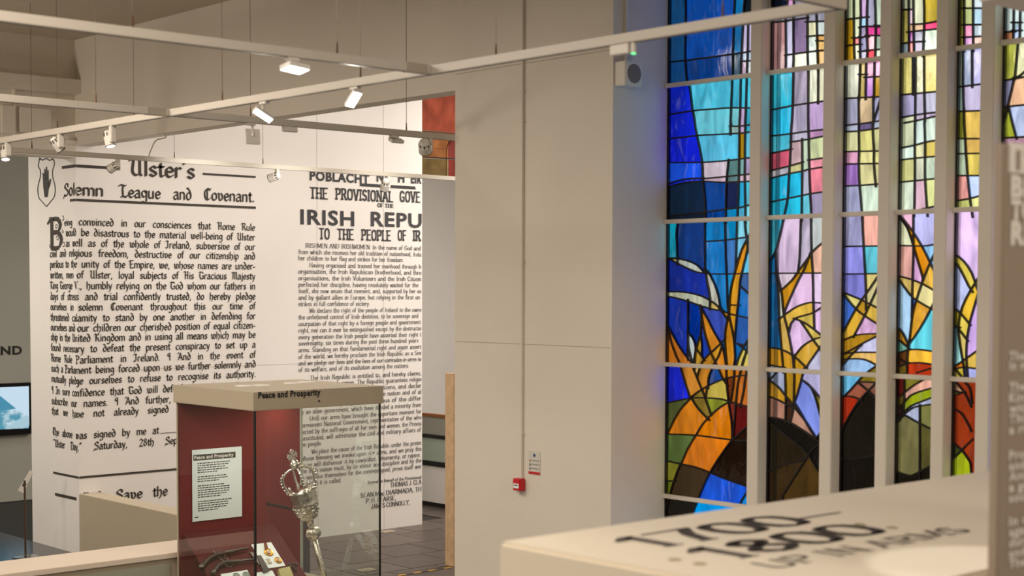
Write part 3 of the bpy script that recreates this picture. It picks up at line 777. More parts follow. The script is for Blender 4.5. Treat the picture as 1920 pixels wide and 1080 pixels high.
# ------------------------------------------------------------------ lettering by pen strokes
GL = {}
def G(s):
    for ln in s.strip().split('\n'):
        ch, adv, st = ln.split(' ', 2); GL[ch] = (float(adv), st)
G('''a 4.5 ~0.4,4.3 1.4,5 2.9,4.9 3.5,4 3.5,0.7 4.1,0;~3.5,3 1.5,2.8 0.3,1.5 0.9,0.1 2.4,0.2 3.5,1.2
b 4.7 0.6,8 0.6,0.2;~0.6,4 2,5 3.7,4.2 4,2.5 3.6,0.7 2,0 0.6,0.8
c 4.1 ~3.6,4.3 2.3,5 0.9,4.3 0.4,2.5 0.9,0.7 2.2,0 3.7,0.8
d 4.9 3.9,8 3.9,0;~3.9,4 2.4,5 0.9,4.3 0.4,2.5 0.9,0.7 2.2,0 3.9,1
e 4.2 ~0.4,2.6 3.7,2.8 3.5,4.2 2.2,5 0.9,4.3 0.4,2.5 0.9,0.7 2.3,0 3.7,0.9
f 3 ~3.2,7.5 2.3,8 1.3,7.2 1.2,5 1.2,0;0,5 2.7,5
g 4.7 ~3.8,4 2.2,5 0.7,4.2 0.5,2.6 1,1.2 2.3,0.8 3.8,1.8;~3.9,5 3.9,-1 3.4,-2.5 2,-3 0.6,-2.4
h 4.9 0.6,8 0.6,0;~0.6,3.8 2.2,5 3.6,4.5 3.9,3.5 3.9,0
i 1.9 0.9,5 0.9,0;0.9,7 0.9,6.7
j 2 1.1,5 1.1,-2 0.1,-3;1.1,7 1.1,6.7
k 4.6 0.6,8 0.6,0;3.7,5 0.6,2.2;1.6,3.1 4,0
l 1.9 0.9,8 0.9,0
m 7.4 0.6,5 0.6,0;~0.6,3.8 1.9,5 3.3,4.5 3.7,3.5 3.7,0;~3.7,3.8 5,5 6.3,4.5 6.7,3.5 6.7,0
n 4.9 0.6,5 0.6,0;~0.6,3.8 2.2,5 3.6,4.5 3.9,3.5 3.9,0
o 4.5 ~2.2,5 0.8,4.3 0.4,2.5 0.8,0.7 2.2,0 3.6,0.7 4,2.5 3.6,4.3 2.2,5
p 4.7 0.6,5 0.6,-3;~0.6,4 2,5 3.7,4.2 4,2.5 3.6,0.7 2,0 0.6,0.9
q 4.7 3.9,5 3.9,-3;~3.9,4 2.4,5 0.9,4.3 0.4,2.5 0.9,0.7 2.2,0 3.9,1
r 3.4 0.6,5 0.6,0;~0.6,3.4 1.8,4.9 3.1,4.6
s 3.8 ~3.3,4.2 2,5 0.7,4.2 0.9,3.1 2.9,2 3.3,0.9 2,0 0.4,0.8
t 2.9 ~1.2,6.6 1.2,1 1.9,0.1 2.8,0.6;0.1,5 2.7,5
u 4.9 ~0.6,5 0.6,1.2 1.5,0.1 3,0.4 3.9,1.4;3.9,5 3.9,0
v 4.3 0.3,5 2.1,0;2.1,0 3.9,5
w 6.3 0.3,5 1.8,0;1.8,0 3.1,4.6;3.1,4.6 4.5,0;4.5,0 6,5
x 4.3 0.4,5 3.8,0;3.8,5 0.4,0
y 4.4 0.3,5 2.2,0;3.9,5 1.7,-2.2 0.4,-3
z 3.9 0.4,5 3.5,5;3.5,5 0.4,0;0.4,0 3.6,0
A 6.2 0.4,0 3.1,8;3.1,8 5.8,0;1.4,2.8 4.9,2.8
B 5.6 0.8,0 0.8,8;~0.8,8 3.4,8 4.6,6.3 3.4,4.4 0.8,4.3;~0.8,4.3 3.7,4.3 5,2.2 3.7,0 0.8,0
C 5.7 ~5.1,6.5 3.2,8 1.2,7 0.5,4 1.2,1 3.2,0 5.1,1.6
D 6 0.8,0 0.8,8;~0.8,8 3.4,8 5.3,6 5.3,2 3.4,0 0.8,0
E 5.1 0.8,0 0.8,8;0.8,8 4.6,8;0.8,4.2 3.7,4.2;0.8,0 4.7,0
F 4.8 0.8,0 0.8,8;0.8,8 4.5,8;0.8,4.2 3.6,4.2
G 6 ~5.1,6.5 3.2,8 1.2,7 0.5,4 1.2,1 3.2,0 5,1.1;5.1,0.3 5.1,3.5;3.5,3.5 5.1,3.5
H 6 0.8,0 0.8,8;5.2,0 5.2,8;0.8,4.1 5.2,4.1
I 2.4 1.2,0 1.2,8
J 4 ~2.8,8 2.8,1.6 1.8,0 0.4,0.8
K 5.8 0.8,0 0.8,8;5,8 0.8,3.2;2.2,4.6 5.3,0
L 4.8 0.8,8 0.8,0;0.8,0 4.5,0
M 7.4 0.8,0 0.8,8;0.8,8 3.7,1;3.7,1 6.6,8;6.6,8 6.6,0
N 6.2 0.8,0 0.8,8;0.8,8 5.4,0;5.4,0 5.4,8
O 6 ~3,8 1.1,7 0.5,4 1.1,1 3,0 4.9,1 5.5,4 4.9,7 3,8
P 5.3 0.8,0 0.8,8;~0.8,8 3.6,8 4.9,6 3.6,3.9 0.8,3.8
R 5.8 0.8,0 0.8,8;~0.8,8 3.6,8 4.8,6 3.6,4.1 0.8,4;2.8,4 5.3,0
S 5 ~4.3,6.8 2.6,8 0.8,6.9 0.9,5 4,3.2 4.4,1.4 2.6,0 0.5,1.3
T 5.4 2.7,0 2.7,8;0.3,8 5.1,8
U 6 ~0.8,8 0.8,2 1.7,0.2 3,0 4.4,0.3 5.2,2 5.2,8
V 5.8 0.4,8 2.9,0;2.9,0 5.4,8
W 8 0.4,8 2.2,0;2.2,0 4,7;4,7 5.8,0;5.8,0 7.6,8
Y 5.6 0.4,8 2.8,4;5.2,8 2.8,4;2.8,4 2.8,0
0 5 ~2.5,8 1,7 0.5,4 1,1 2.5,0 4,1 4.5,4 4,7 2.5,8
1 3.4 1.8,0 1.8,8;0.3,6.4 1.8,8
2 4.8 ~0.6,6.6 2.3,8 4.1,6.6 3.6,4.2 0.5,0;0.5,0 4.4,0
7 4.8 0.3,8 4.5,8;~4.5,8 2.8,4.5 2,0
8 4.9 ~2.4,8 0.8,6.4 2.4,4.4 4.4,2.2 2.4,0 0.4,2.2 2.4,4.4 4,6.4 2.4,8
9 4.8 ~4.2,5.6 2.4,3.4 0.6,5.6 2.4,8 4.2,5.6 3.8,2 1.6,0
, 1.9 0.8,0.5 0.4,-1.4
. 1.8 0.7,0.5 0.7,0.1
; 2 0.8,0.5 0.4,-1.4;0.8,4 0.8,3.6
: 2 0.8,0.5 0.8,0.1;0.8,4 0.8,3.6
- 3 0.4,2.5 2.4,2.5
– 5 0.3,3.2 4.7,3.2
' 1.6 0.9,8.4 0.5,7
" 3 0.8,8.4 0.4,7;2,8.4 1.6,7
_ 10 0,0 9.6,0
¶ 4.5 3.4,8 3.4,0;~3.4,8 1,7.4 0.8,5.4 3.4,4.4''')
BL = {'d': (4.6, '~0.8,8.2 2.2,7.4 3.7,4.8 4,2.5 3.4,0.6 2.1,0 0.8,0.8 0.5,2.5 1,4.3 2.3,5 3.6,4.2'),
      'h': (4.9, '0.6,8 0.6,0;~0.6,3.8 2.2,5 3.6,4.5 4,3 3.6,0.4 2.2,-1.8'),
      'v': (4.6, '~0.2,5 1,4.6 1.2,1 2.4,0 3.6,1.2 3.8,3.6 2.6,5'), 'w': (6.6, '~0.2,5 1,4.6 1.2,1 2.2,0 3.2,1;3.2,5 3.2,1;~3.2,1 4.4,0 5.6,1.4 5.8,3.6 4.6,5'),
      'U': (6.4, '~0.1,7.2 1.2,8.1 1.9,7 1.4,3 1.8,0.9 3.2,0 4.8,1;4.9,8.2 4.9,0.7;4.9,0.7 5.7,0'),
      'S': (5.6, '~5,7.4 3.2,8.2 1.2,7 1.3,5.4 4.5,3.3 4.9,1.5 2.9,0 0.5,0.7;~5,7.4 4.4,6.6 5,6.2;~0.5,0.7 0,-0.6 -0.8,-1.4'),
      'L': (5.8, '~-0.8,7.6 1,8.3 3.6,7.6 4.4,8.2;~2.4,7.8 1.9,5 2.2,1.2 0.9,0;~0.9,0.3 3,0.5 4.6,0 5.4,1.2'),
      'C': (5.8, '~5,6.8 3.4,8 1.4,7 0.6,4 1.4,1 3.2,0 5.2,1.4;2.7,7.6 2.7,0.6;~3.4,8 4.6,7.2 5.6,8'),
      'H': (6, '~-0.9,7.6 0.5,8.3 1.8,7.7;1.4,7.6 1.4,0;~3,7.6 4.2,8.2 5.2,7.6;4.6,7.8 4.6,0;1.4,4.2 4.6,4.2'),
      'I': (4, '~-0.8,7.2 1,8.2 3.4,7.6;~2.4,7.6 2.4,1.6 1.2,0 -0.4,0.8'),
      'K': (6, '~-0.7,7.4 0.7,8.2 1.6,7.4;1.4,7.6 1.4,0.2;~1.6,4.4 3.6,8 5,7;1.8,4.2 3.6,3.4;3.4,3.6 5.2,0'),
      'P': (5.8, '~-0.8,7.6 1,8.3 3.6,8 5,6.4 4.2,4.2 1.8,3.8;~1.5,7.6 1.7,3 1.1,-1;-0.2,0 2.8,0'),
      'M': (7.6, '~-0.4,7.4 0.8,8.2 1.6,7 1.4,1 0.4,0;~1.6,7 3,8.2 4,7 4,0;~4,7 5.4,8.2 6.4,7 6.4,1 7.2,0'),
      'T': (5.4, '~0.2,7.6 1.6,8.3 3.4,7.8 5.2,8.4;~4.6,6.4 2,6.8 0.7,4 1.4,1 3,0 4.8,1.2;2.8,7.6 2.8,1'),
      'R': (6, '~-0.7,7.2 0.6,8.2 1.4,7.4;1.3,7.6 1.3,0.2;~1.3,7.4 3.4,8.2 4.6,6.6 3.4,4.4 1.4,4.2;3,4.3 5.5,0')}
def hull(P):
    P = sorted(set((round(a, 5), round(b, 5)) for a, b in P))
    def half(Q):
        o = []
        for p in Q:
            while len(o) > 1 and (o[-1][0]-o[-2][0])*(p[1]-o[-2][1])-(o[-1][1]-o[-2][1])*(p[0]-o[-2][0]) <= 0: o.pop()
            o.append(p)
        return o
    a, b = half(P), half(P[::-1]); return a[:-1]+b[:-1]
def glyph(ch, style, nib):
    g = BL.get(ch) if style == 'bl' and ch in BL else GL.get(ch)
    if g is None: return 3, []
    adv, st = g; polys = []; w2, t2, ang = nib; ca, sa = math.cos(R(ang)), math.sin(R(ang))
    nb = [(x*ca-y*sa, x*sa+y*ca) for x, y in ((w2, t2), (-w2, t2), (-w2, -t2), (w2, -t2))]
    strokes = st.split(';')
    if style == 'bl' and ch.isupper() and ch not in BL: strokes = strokes+['~-0.7,7.1 0.3,8.1 1.4,7.8']
    for s in strokes:
        sm = s.startswith('~'); p = [tuple(map(float, q.split(','))) for q in s.lstrip('~').split()]
        ends = (p[0], p[1], p[-1], p[-2])
        if sm: p = crm(p, 2)
        for a, b in zip(p, p[1:]): polys.append(hull([(a[0]+x, a[1]+y) for x, y in nb]+[(b[0]+x, b[1]+y) for x, y in nb]))
        if style in ('rm', 'slab') and ch not in "',.;:-–_\"¶":
            sw, sh = (1.05, .2) if style == 'rm' else (1.5, .75)
            for e, f in ((ends[0], ends[1]), (ends[2], ends[3])):
                if abs(e[0]-f[0]) < .65*abs(e[1]-f[1]) and min(abs(e[1]-v) for v in (0, 5, 8, -3)) < .1:
                    up = e[1] > f[1]; y0_, y1_ = (e[1]-sh*2+t2, e[1]+t2) if up else (e[1]-t2, e[1]+sh*2-t2)
                    l = sw; r = sw if (not up or ch.isupper()) else .3
                    if style == 'rm' and len(s) > 24: continue
                    polys.append([(e[0]-l, y0_), (e[0]+r, y0_), (e[0]+r, y1_), (e[0]-l, y1_)])
    return adv, polys
def letter_line(bm, text, u0, u1, z, hgt, place, style='rm', nib=(.55, .22, 0), sx=None, sp=.55, gap=2.6, rot=False):
    """hgt = height of a capital (8 units); fits the line between u0 and u1"""
    k = hgt/8.; words = text.split(' '); gs = [[glyph(c, style, nib) for c in w_] for w_ in words]
    W = sum(g[0]+sp for w_ in gs for g in w_); n = max(len(words)-1, 1); L = u1-u0
    s = sx*k if sx else L/(W+n*gap)
    gp = (L-W*s)/n
    if sx and gp < 1.5*s or len(words) == 1: s = L/(W+(n if len(words) > 1 else 0)*(2.0 if sx else gap)); gp = (2.0 if sx else gap)*s
    u = u0
    for w_ in gs:
        for adv, polys in w_:
            for pl in polys:
                LAYER[0] += 1
                try: bm.faces.new([bm.verts.new(place(u+x*s, z+y*k)) for x, y in pl])
                except ValueError: pass
            u += (adv+sp)*s
        u += gp
LAYER = [0]
def pl_wall(u, z):                        # strokes of a letter lie in very thin layers so that crossings do not fight
    d = .003+.0003*(LAYER[0] % 6); return (XP+u, YW-d, z) if u >= 0 else (XP-d, YW-u, z)
def um(x, y=500): return onW(x, y).x-XP
def ul(x, y=500): return -(on(x, y, 0, XP).y-YW)
def zm(x, y): return onW(x, y).z
def rule(bm, u0, z0, u1, z1, wd):
    for a, b in ([(u0, u1)] if u0 >= 0 or u1 <= 0 else [(u0, -1e-5), (0, u1)]):
        za, zb = (z0+(z1-z0)*(t-u0)/(u1-u0) for t in (a, b))
        bm.faces.new([bm.verts.new(pl_wall(u, z)) for u, z in ((a, za-wd/2), (b, zb-wd/2), (b, zb+wd/2), (a, za+wd/2))])
# --- the covenant
cv = bmesh.new(); NB = (.7, .26, 38)
UL, UR = ul(94.5), um(479)
def z3(y, x=479): return zm(x, 280+y/3.376)
def z4(x, y): return zm(x/3.6, 580+y/3.6)
lines = ["convinced in our consciences that Home Rule", "would be disastrous to the material well-being of Ulster", "as well as of the whole of Ireland, subversive of our",
 "civil and religious freedom, destructive of our citizenship and", "perilous to the unity of the Empire, we, whose names are under-", "written, men of Ulster, loyal subjects of His Gracious Majesty",
 "King George V., humbly relying on the God whom our fathers in", "days of stress and trial confidently trusted, do hereby pledge", "ourselves in solemn Covenant throughout this our time of",
 "threatened calamity to stand by one another in defending for", "ourselves and our children our cherished position of equal citizen-", "ship in the United Kingdom and in using all means which may be",
 "found necessary to defeat the present conspiracy to set up a", "Home Rule Parliament in Ireland. ¶ And in the event of", "such a Parliament being forced upon us we further solemnly and",
 "mutually pledge ourselves to refuse to recognise its authority.", "¶ In sure confidence that God will defend the right we hereto", "subscribe our names. ¶ And further, we individually declare", "that we have not already signed this Covenant."]
bz = [z3(515), z3(577), z3(638), z3(697), z3(760), z3(823), z3(886), z3(950), z3(1011), z4(1725, 65), z4(1725, 128), z4(1725, 191), z4(1725, 257), z4(1725, 325), z4(1725, 389), z4(1725, 455), z4(1180, 556), z4(1180, 625), z4(1180, 692)]
CH = .076
for i, (t, z) in enumerate(zip(lines, bz)):
    u0 = ul(124.5) if i in (1, 2) else (um(148.5) if i == 0 else UL)
    u1 = UR if i != 18 else UR-.35
    letter_line(cv, t, u0, u1, z, CH, pl_wall, 'bl', NB, sx=.97)
letter_line(cv, 'eing', ul(122), ul(137), bz[0], CH*.9, pl_wall, 'bl', NB)
za, zb_ = zm(1060/3.6, 580+838/3.6), zm(1190/3.6, 580+905/3.6)
letter_line(cv, 'The above was signed by me at', ul(96), um(296), za, CH, pl_wall, 'bl', NB, sx=.97)
rule(cv, um(298), za, UR, za, .006)
letter_line(cv, '"Ulster Day," Saturday, 28th September, 1912.', ul(97), um(425), zb_, CH, pl_wall, 'bl', NB, sx=.97)
letter_line(cv, "Ulster's", um(244), um(368), zm(368, 335), .165, pl_wall, 'bl', NB)
letter_line(cv, 'Solemn', ul(122), um(197), zm(197, 368), .122, pl_wall, 'bl', NB)
letter_line(cv, 'League', um(226), um(303), zm(303, 373), .122, pl_wall, 'bl', NB)
letter_line(cv, 'and', um(326), um(361), zm(361, 375), .122, pl_wall, 'bl', NB)
letter_line(cv, 'Covenant.', um(383), um(479), zm(479, 379), .122, pl_wall, 'bl', NB)
zr = zm(209, 315); rule(cv, ul(118.5), zr, um(220), zr, .030)
zr = zm(430, 329); rule(cv, um(381), zr, um(480), zr, .022)
zr = zm(479, 389.5); rule(cv, ul(133), zr, um(480), zr, .026)
zr = zm(331.9, 879.5); rule(cv, ul(96), zr, UR, zr, .022)
zr = on(120, 930, 0, XP).z; rule(cv, ul(99), zr, ul(139), zr, .030)
zr = zm(267, 933)
for t_, a, b in (('God', 156, 195), ('Save', 217, 268), ('the', 287, 315), ('King.', 340, 400)): letter_line(cv, t_, um(a, 930), um(b, 930), zr, .105, pl_wall, 'bl', NB)
link('covenant_lettering', cv, M_INK, wall)
# drop capital with foliage, shield with a raised hand (left face of the column)
dc = bmesh.new()
letter_line(dc, 'B', ul(95), ul(121), bz[2]-.01, .30, pl_wall, 'bl', (.62, .3, 38))
def curl(bm, c, r, t0, turns, wd=.006):
    pts = [(c[0]+r*(1-.6*i/14)*math.cos(t0+turns*i/14), c[1]+r*(1-.6*i/14)*math.sin(t0+turns*i/14)) for i in range(15)]
    for a, b in zip(pts, pts[1:]):
        d = Vector((b[0]-a[0], b[1]-a[1])).normalized(); n = Vector((-d.y, d.x))*wd
        bm.faces.new([bm.verts.new(pl_wall(min(p.x, -.001), p.y)) for p in (Vector(a)+n, Vector(b)+n, Vector(b)-n, Vector(a)-n)])
zc, uc = bz[2], ul(107)
for du, dz, r, t0, tr in ((-.15, .29, .03, 0, 5), (.15, .29, .03, 2, -5), (-.15, .02, .03, 1, -5), (.16, .03, .03, 4, 5), (.0, .21, .028, 0, 6), (.02, .09, .032, 3, -6), (.15, .16, .022, 2, 5)):
    curl(dc, (uc+du, zc+dz), r, t0, tr, .004)
link('drop_capital', dc, M_INK, wall)
sh = bmesh.new()
def L5(x, y): p = on(x/3.856, 280+y/3.856, 0, XP-.004); return (p.x, p.y, p.z)
outl = crm([(287, 62), (305, 78), (333, 66), (358, 80), (379, 66)], 3)+crm([(379, 66), (393, 100), (380, 150), (380, 200), (397, 270), (392, 340), (362, 380), (335, 415)], 3)+crm([(335, 415), (305, 380), (278, 345), (273, 270), (290, 200), (290, 150), (275, 120), (287, 62)], 3)
for a, b in zip(outl, outl[1:]):
    d = Vector((b[0]-a[0], b[1]-a[1]))
    if d.length < .01: continue
    d.normalize(); n = Vector((-d.y, d.x))*(2.6 if a[1] > 82 else 4)
    sh.faces.new([sh.verts.new(L5(*p)) for p in (Vector(a)+n, Vector(b)+n, Vector(b)-n, Vector(a)-n)])
for poly in ([(309, 205), (350, 205), (354, 250), (344, 345), (322, 347), (312, 270)], [(309, 210), (307, 172), (314, 170), (319, 210)], [(318, 210), (319, 142), (326, 142), (329, 210)], [(329, 210), (331, 126), (339, 126), (340, 210)], [(340, 212), (343, 150), (350, 150), (350, 212)], [(348, 250), (362, 212), (369, 214), (364, 248), (350, 290)]):
    sh.faces.new([sh.verts.new(L5(*p)) for p in poly])
link('shield_emblem', sh, M_BLACK, wall)
# --- the proclamation
pr = bmesh.new(); prb = bmesh.new()
Z6_, Z7_, Z8_ = (540, 290, 4.697), (540, 500, 4.909), (540, 690, 4.)
RM = (.5, .22, 0)
PR = [(Z6_, 'IRISHMEN AND IRISHWOMEN: In the name of God and', 152, 1172, 818), (Z6_, 'from which she receives her old tradition of nationhood, Irela', 92, 1180, 873), (Z6_, 'her children to her flag and strikes for her freedom.', 92, 1018, 928),
 (Z6_, 'Having organised and trained her manhood through h', 188, 1180, 990), (Z6_, 'organisation, the Irish Republican Brotherhood, and thro', 92, 1182, 1045),
 (Z7_, 'organisations, the Irish Volunteers and the Irish Citizen', 95, 1230, 123), (Z7_, 'perfected her discipline, having resolutely waited for the', 97, 1202, 183), (Z7_, 'itself, she now seizes that moment, and, supported by her ex', 97, 1230, 242),
 (Z7_, 'and by gallant allies in Europe, but relying in the first on', 97, 1217, 302), (Z7_, 'strikes in full confidence of victory.', 95, 755, 362), (Z7_, 'We declare the right of the people of Ireland to the owne', 195, 1230, 423),
 (Z7_, 'the unfettered control of Irish destinies, to be sovereign and', 97, 1202, 484), (Z7_, 'usurpation of that right by a foreign people and government', 97, 1222, 545), (Z7_, 'right, nor can it ever be extinguished except by the destructio', 97, 1228, 606),
 (Z7_, 'every generation the Irish people have asserted their right t', 97, 1228, 667), (Z7_, 'sovereignty; six times during the past three hundred years', 97, 1202, 725), (Z7_, 'arms. Standing on that fundamental right and again assert', 97, 1228, 787),
 (Z7_, 'of the world, we hereby proclaim the Irish Republic as a Sov', 97, 1228, 848), (Z7_, 'and we pledge our lives and the lives of our comrades-in-arms to', 97, 1228, 908), (Z7_, 'of its welfare, and of its exaltation among the nations.', 97, 1115, 968),
 (Z8_, 'The Irish Republic is entitled to, and hereby claims,', 165, 1000, 90), (Z8_, 'Irishman and Irishwoman. The Republic guarantees religio', 82, 1004, 141), (Z8_, 'and equal opportunities to all its citizens, and declar', 82, 1004, 192),
 (Z8_, 'happiness and prosperity of the whole nation and of al', 82, 1002, 242), (Z8_, 'of the nation equally, and oblivious of the differ', 82, 1004, 294), (Z8_, 'by an alien government, which have divided a minority from', 82, 1000, 346),
 (Z8_, 'Until our arms have brought the opportune moment for', 162, 1003, 393), (Z8_, 'permanent National Government, representative of the who', 85, 1004, 446), (Z8_, 'elected by the suffrages of all her men and women, the Provisi', 85, 1004, 496),
 (Z8_, 'constituted, will administer the civil and military affairs of', 85, 998, 545), (Z8_, 'the people.', 88, 255, 590), (Z8_, 'We place the cause of the Irish Republic under the protec', 175, 1004, 642), (Z8_, 'Whose blessing we invoke upon our arms, and we pray tha', 92, 1003, 697),
 (Z8_, 'cause will dishonour it by cowardice, inhumanity, or rapine.', 92, 996, 745), (Z8_, 'the Irish nation must, by its valour and discipline and by the', 92, 1003, 790), (Z8_, 'to sacrifice themselves for the common good, prove itself wor', 92, 1003, 838), (Z8_, 'to which it is called.', 92, 403, 885)]
UE = 11.815-XP-.01
def uv(fr, x, y): p = onW(fr[0]+x/fr[2], fr[1]+y/fr[2]); return p.x-XP, p.z
for fr, t, x0, x1, y in PR:
    u0, z = uv(fr, x0, y); u1 = min(uv(fr, x1, y)[0], UE); letter_line(pr, t, u0, u1, z, .050, pl_wall, 'rm', RM, gap=3.8)
for t, x0, x1, y, h in (('Signed on Behalf of the Provisional', 597, 1003, 868, .034), ('THOMAS J. CLA', 768, 1004, 893, .052), ('SEAN Mac DIARMADA, TH', 543, 1004, 972, .052), ('P. H. PEARSE,', 585, 812, 1013, .052), ('JAMES CONNOLLY,', 622, 915, 1055, .052)):
    u0, z = uv(Z8_, x0, y); u1 = min(uv(Z8_, x1, y)[0], UE); letter_line(pr, t, u0, u1, z, h, pl_wall, 'rm', (.6, .28, 0))
for t, x0, x1, y, h in (('THE', 195, 355, 383, .122), ('PROVISIONAL', 420, 930, 391, .122), ('GOVE', 985, 1168, 411, .122), ('OF THE', 788, 935, 460, .042), ('TO', 275, 372, 740, .118), ('THE', 435, 583, 745, .118), ('PEOPLE', 648, 910, 750, .118), ('OF', 968, 1045, 753, .118), ('IR', 1100, 1172, 755, .118)):
    u0, z = uv(Z6_, x0, y); u1 = uv(Z6_, x1, y)[0]; letter_line(prb, t, u0, u1, z, h, pl_wall, 'slab', (.8, .5, 0), sp=1.0)
for x0, x1, y, wd in ((632, 1120, 262, .028), (632, 1128, 274, .008)):
    u0, z = uv(Z6_, x0, y); u1, z1 = uv(Z6_, x1, y+(x1-x0)*.03); rule(prb, u0, z, u1, z, wd)
link('proclamation_text', pr, M_INKB, wall); link('proclamation_headings', prb, M_INKB, wall)
def sans(text, bold=0):
    cu = bpy.data.curves.new('t', 'FONT'); cu.body = text; cu.offset = bold; cu.space_character = 1.1; cu.resolution_u = 3
    ob = bpy.data.objects.new('t', cu); C.objects.link(ob); bpy.context.view_layer.update()
    me = bpy.data.meshes.new_from_object(ob.evaluated_get(bpy.context.evaluated_depsgraph_get()))
    bpy.data.objects.remove(ob); bpy.data.curves.remove(cu); return me
def sans_fit(name, text, u0, u1, z, hgt, place, m, parent, bold=.02, cap=.73):
    me = sans(text, bold); xs = [v.co.x for v in me.vertices]; a, b = min(xs), max(xs)
    for v in me.vertices: v.co = place(u0+(v.co.x-a)/(b-a)*(u1-u0), z+v.co.y/cap*hgt)
    me.materials.append(m); o = bpy.data.objects.new(name, me); C.objects.link(o); o.parent = parent
    if parent and parent.type == 'EMPTY': o.matrix_parent_inverse = Matrix.Translation(-parent.location)
    return o
for t, x0, x1, y, h, b in (('IRISH', 108, 582, 609, .172, .027), ('REPU', 728, 1178, 625, .172, .027), ('POBLACHT', 190, 715, 222, .105, .04), ('NA', 780, 905, 233, .105, .04), ('H', 968, 1025, 240, .105, .04), ('EIR', 1082, 1181, 248, .105, .04)):
    u0, z = uv(Z6_, x0, y); u1 = min(uv(Z6_, x1, y)[0], UE); sans_fit('proclamation_title', t, u0, u1, z, h, pl_wall, M_INKB, wall, b)

# ------------------------------------------------------------------ low walls, counter
low = tag(box('low_wall', (XP, 11.95, -.2), (7.514, YW-.002, .775), M_CASE, bevel=.004), 'low taupe partition running out from the corner of the lettered wall', 'low wall')
ct = thing('counter', 'long low cabinet with pale top running left from the display case', 'cabinet', (3, 11.58, FL))
cbox('countertop', (-1, 11.30, .655), (7.15, 11.86, .70), mat('pale_countertop', 'dccbb8', .4), ct, .004)
cbox('body', (-1, 11.33, FL), (7.15, 11.84, .655), M_CASE, ct)
M_DOOR = mat('grey_green_door', '9b9a86', .5)
for i in range(8):
    x = 6.42-(i)*1.05; dd = cbox('door', (x-1.035, 11.315, FL+.06), (x, 11.33, .61), M_DOOR if i == 0 else M_CASE, ct, .002)

# ------------------------------------------------------------------ mid-ground display case
def clear_glass():
    m = bpy.data.materials.new('case_glass'); m.use_nodes = True; nt = m.node_tree; nt.nodes.clear(); N = nt.nodes.new; L = nt.links.new
    out = N('ShaderNodeOutputMaterial'); tr = N('ShaderNodeBsdfTransparent'); tr.inputs[0].default_value = (.95, .97, .95, 1)
    gl = N('ShaderNodeBsdfGlossy'); gl.inputs['Roughness'].default_value = 0; fr0 = N('ShaderNodeFresnel'); fr0.inputs['IOR'].default_value = 1.85; fr = front_only(nt, fr0)
    sh_ = N('ShaderNodeMixShader'); L(fr.outputs[0], sh_.inputs[0]); L(tr.outputs[0], sh_.inputs[1]); L(gl.outputs[0], sh_.inputs[2]); L(sh_.outputs[0], out.inputs[0]); return m
M_CG = clear_glass()
X0, X1, Y0, Y1 = 6.43, 7.68, 10.055, 11.27
case = thing('display_case', 'tall glass display case with taupe lid lettered Peace and Prosperity', 'display case', (7.05, 10.65, FL))
cap = cbox('lid', (X0-.0, Y0, 1.955), (X1, Y1, 2.1), M_CASE, case, .004)
sans_fit('lid_lettering', 'Peace and Prosperity', on(484, 747, 1, Y0).x, on(601, 740, 1, Y0).x, on(484, 747, 1, Y0).z, .05, lambda u, z: (u, Y0-.002, z), M_BLACK, case, .045)
bm = bmesh.new(); p = on(598, 752, 1, Y0); lathe(bm, [(0, .008), (.004, .008)], (p.x, Y0, p.z), (0, -1, 0), 12); child('lock', bm, M_DARKM, case)
for px, py in ((458, 724), (490, 723), (548, 719), (575, 717)):
    p = on(px, py, 2, 2.1); bm = bmesh.new(); lathe(bm, [(0, .075), (.006, .075), (.006, .055), (.002, .05)], (p.x, p.y, 2.1), (0, 0, 1), 20); child('downlight_ring', bm, mat('bright_ring', 'f2eee6', .3), case)
for q in ((549, 708), (579, 725.5), (412, 716)):
    pass
e = .02
for nm, lo, hi in (('glass_pane', (X0+e, Y0+e, .40), (X0+e+.008, Y1-e, 1.955)), ('glass_pane', (X0+e+.01, Y0+e, .40), (X1-e, Y0+e+.008, 1.955)), ('glass_pane', (X1-e-.008, Y0+e+.01, .40), (X1-e, Y1-e-.02, 1.955))):
    cbox(nm, lo, hi, M_CG, case)
cbox('back_board', (X0+e+.012, Y1-e-.03, .40), (X1-e-.012, Y1-e, 1.955), M_RED, case)
cbox('board_edge', (X1-e-.012, Y1-e-.035, .40), (X1-e+.016, Y1-e, 1.955), mat('pale_edge', 'b9bcae', .4), case)
cbox('corner_post', (X0+e-.004, Y0+e-.004, .40), (X0+e+.012, Y0+e+.012, 1.955), M_BLACK, case)
cbox('corner_post', (X1-e-.008, Y0+e-.004, .40), (X1-e+.004, Y0+e+.010, 1.955), M_DARKM, case)
cbox('corner_post', (X0+e-.004, Y1-e-.012, .40), (X0+e+.006, Y1-e, 1.955), M_CASE, case)
cbox('grey_strip', (X1+.0, Y1-.035, FL), (X1+.085, Y1-e, on(560, 955, 0, X1).z), mat('slate_grey', '55585e', .5), case, .003)  # plain slate-grey strip at the lower back corner of the case
cbox('base', (X0, Y0, FL), (X1, Y1, .40), M_CASE, case, .004)
TH = R(38); BN = Vector((0, -math.sin(TH), math.cos(TH))); BP = Vector((7, 11.20, .86))     # sloping board: normal, point
bm = bmesh.new(); yb = 10.62; quad_prism(bm, [(X0+.05, 11.2, .86), (7.36, 11.2, .86), (7.36, yb, .86-(11.2-yb)*math.tan(TH)), (X0+.05, yb, .86-(11.2-yb)*math.tan(TH))], (0, 0, -.02)); child('sloping_board', bm, mat('darkened_red_fabric', '561512', .9, noise=.08, nscale=60), case)  # board's red is darkened in colour to offset the case light
area('case_light', (6.95, 10.55, 1.93), .25, 6.5, (1, .97, .92))
area('case_light', (7.4, 11.0, 1.93), .15, 2.0, (1, .80, .60))
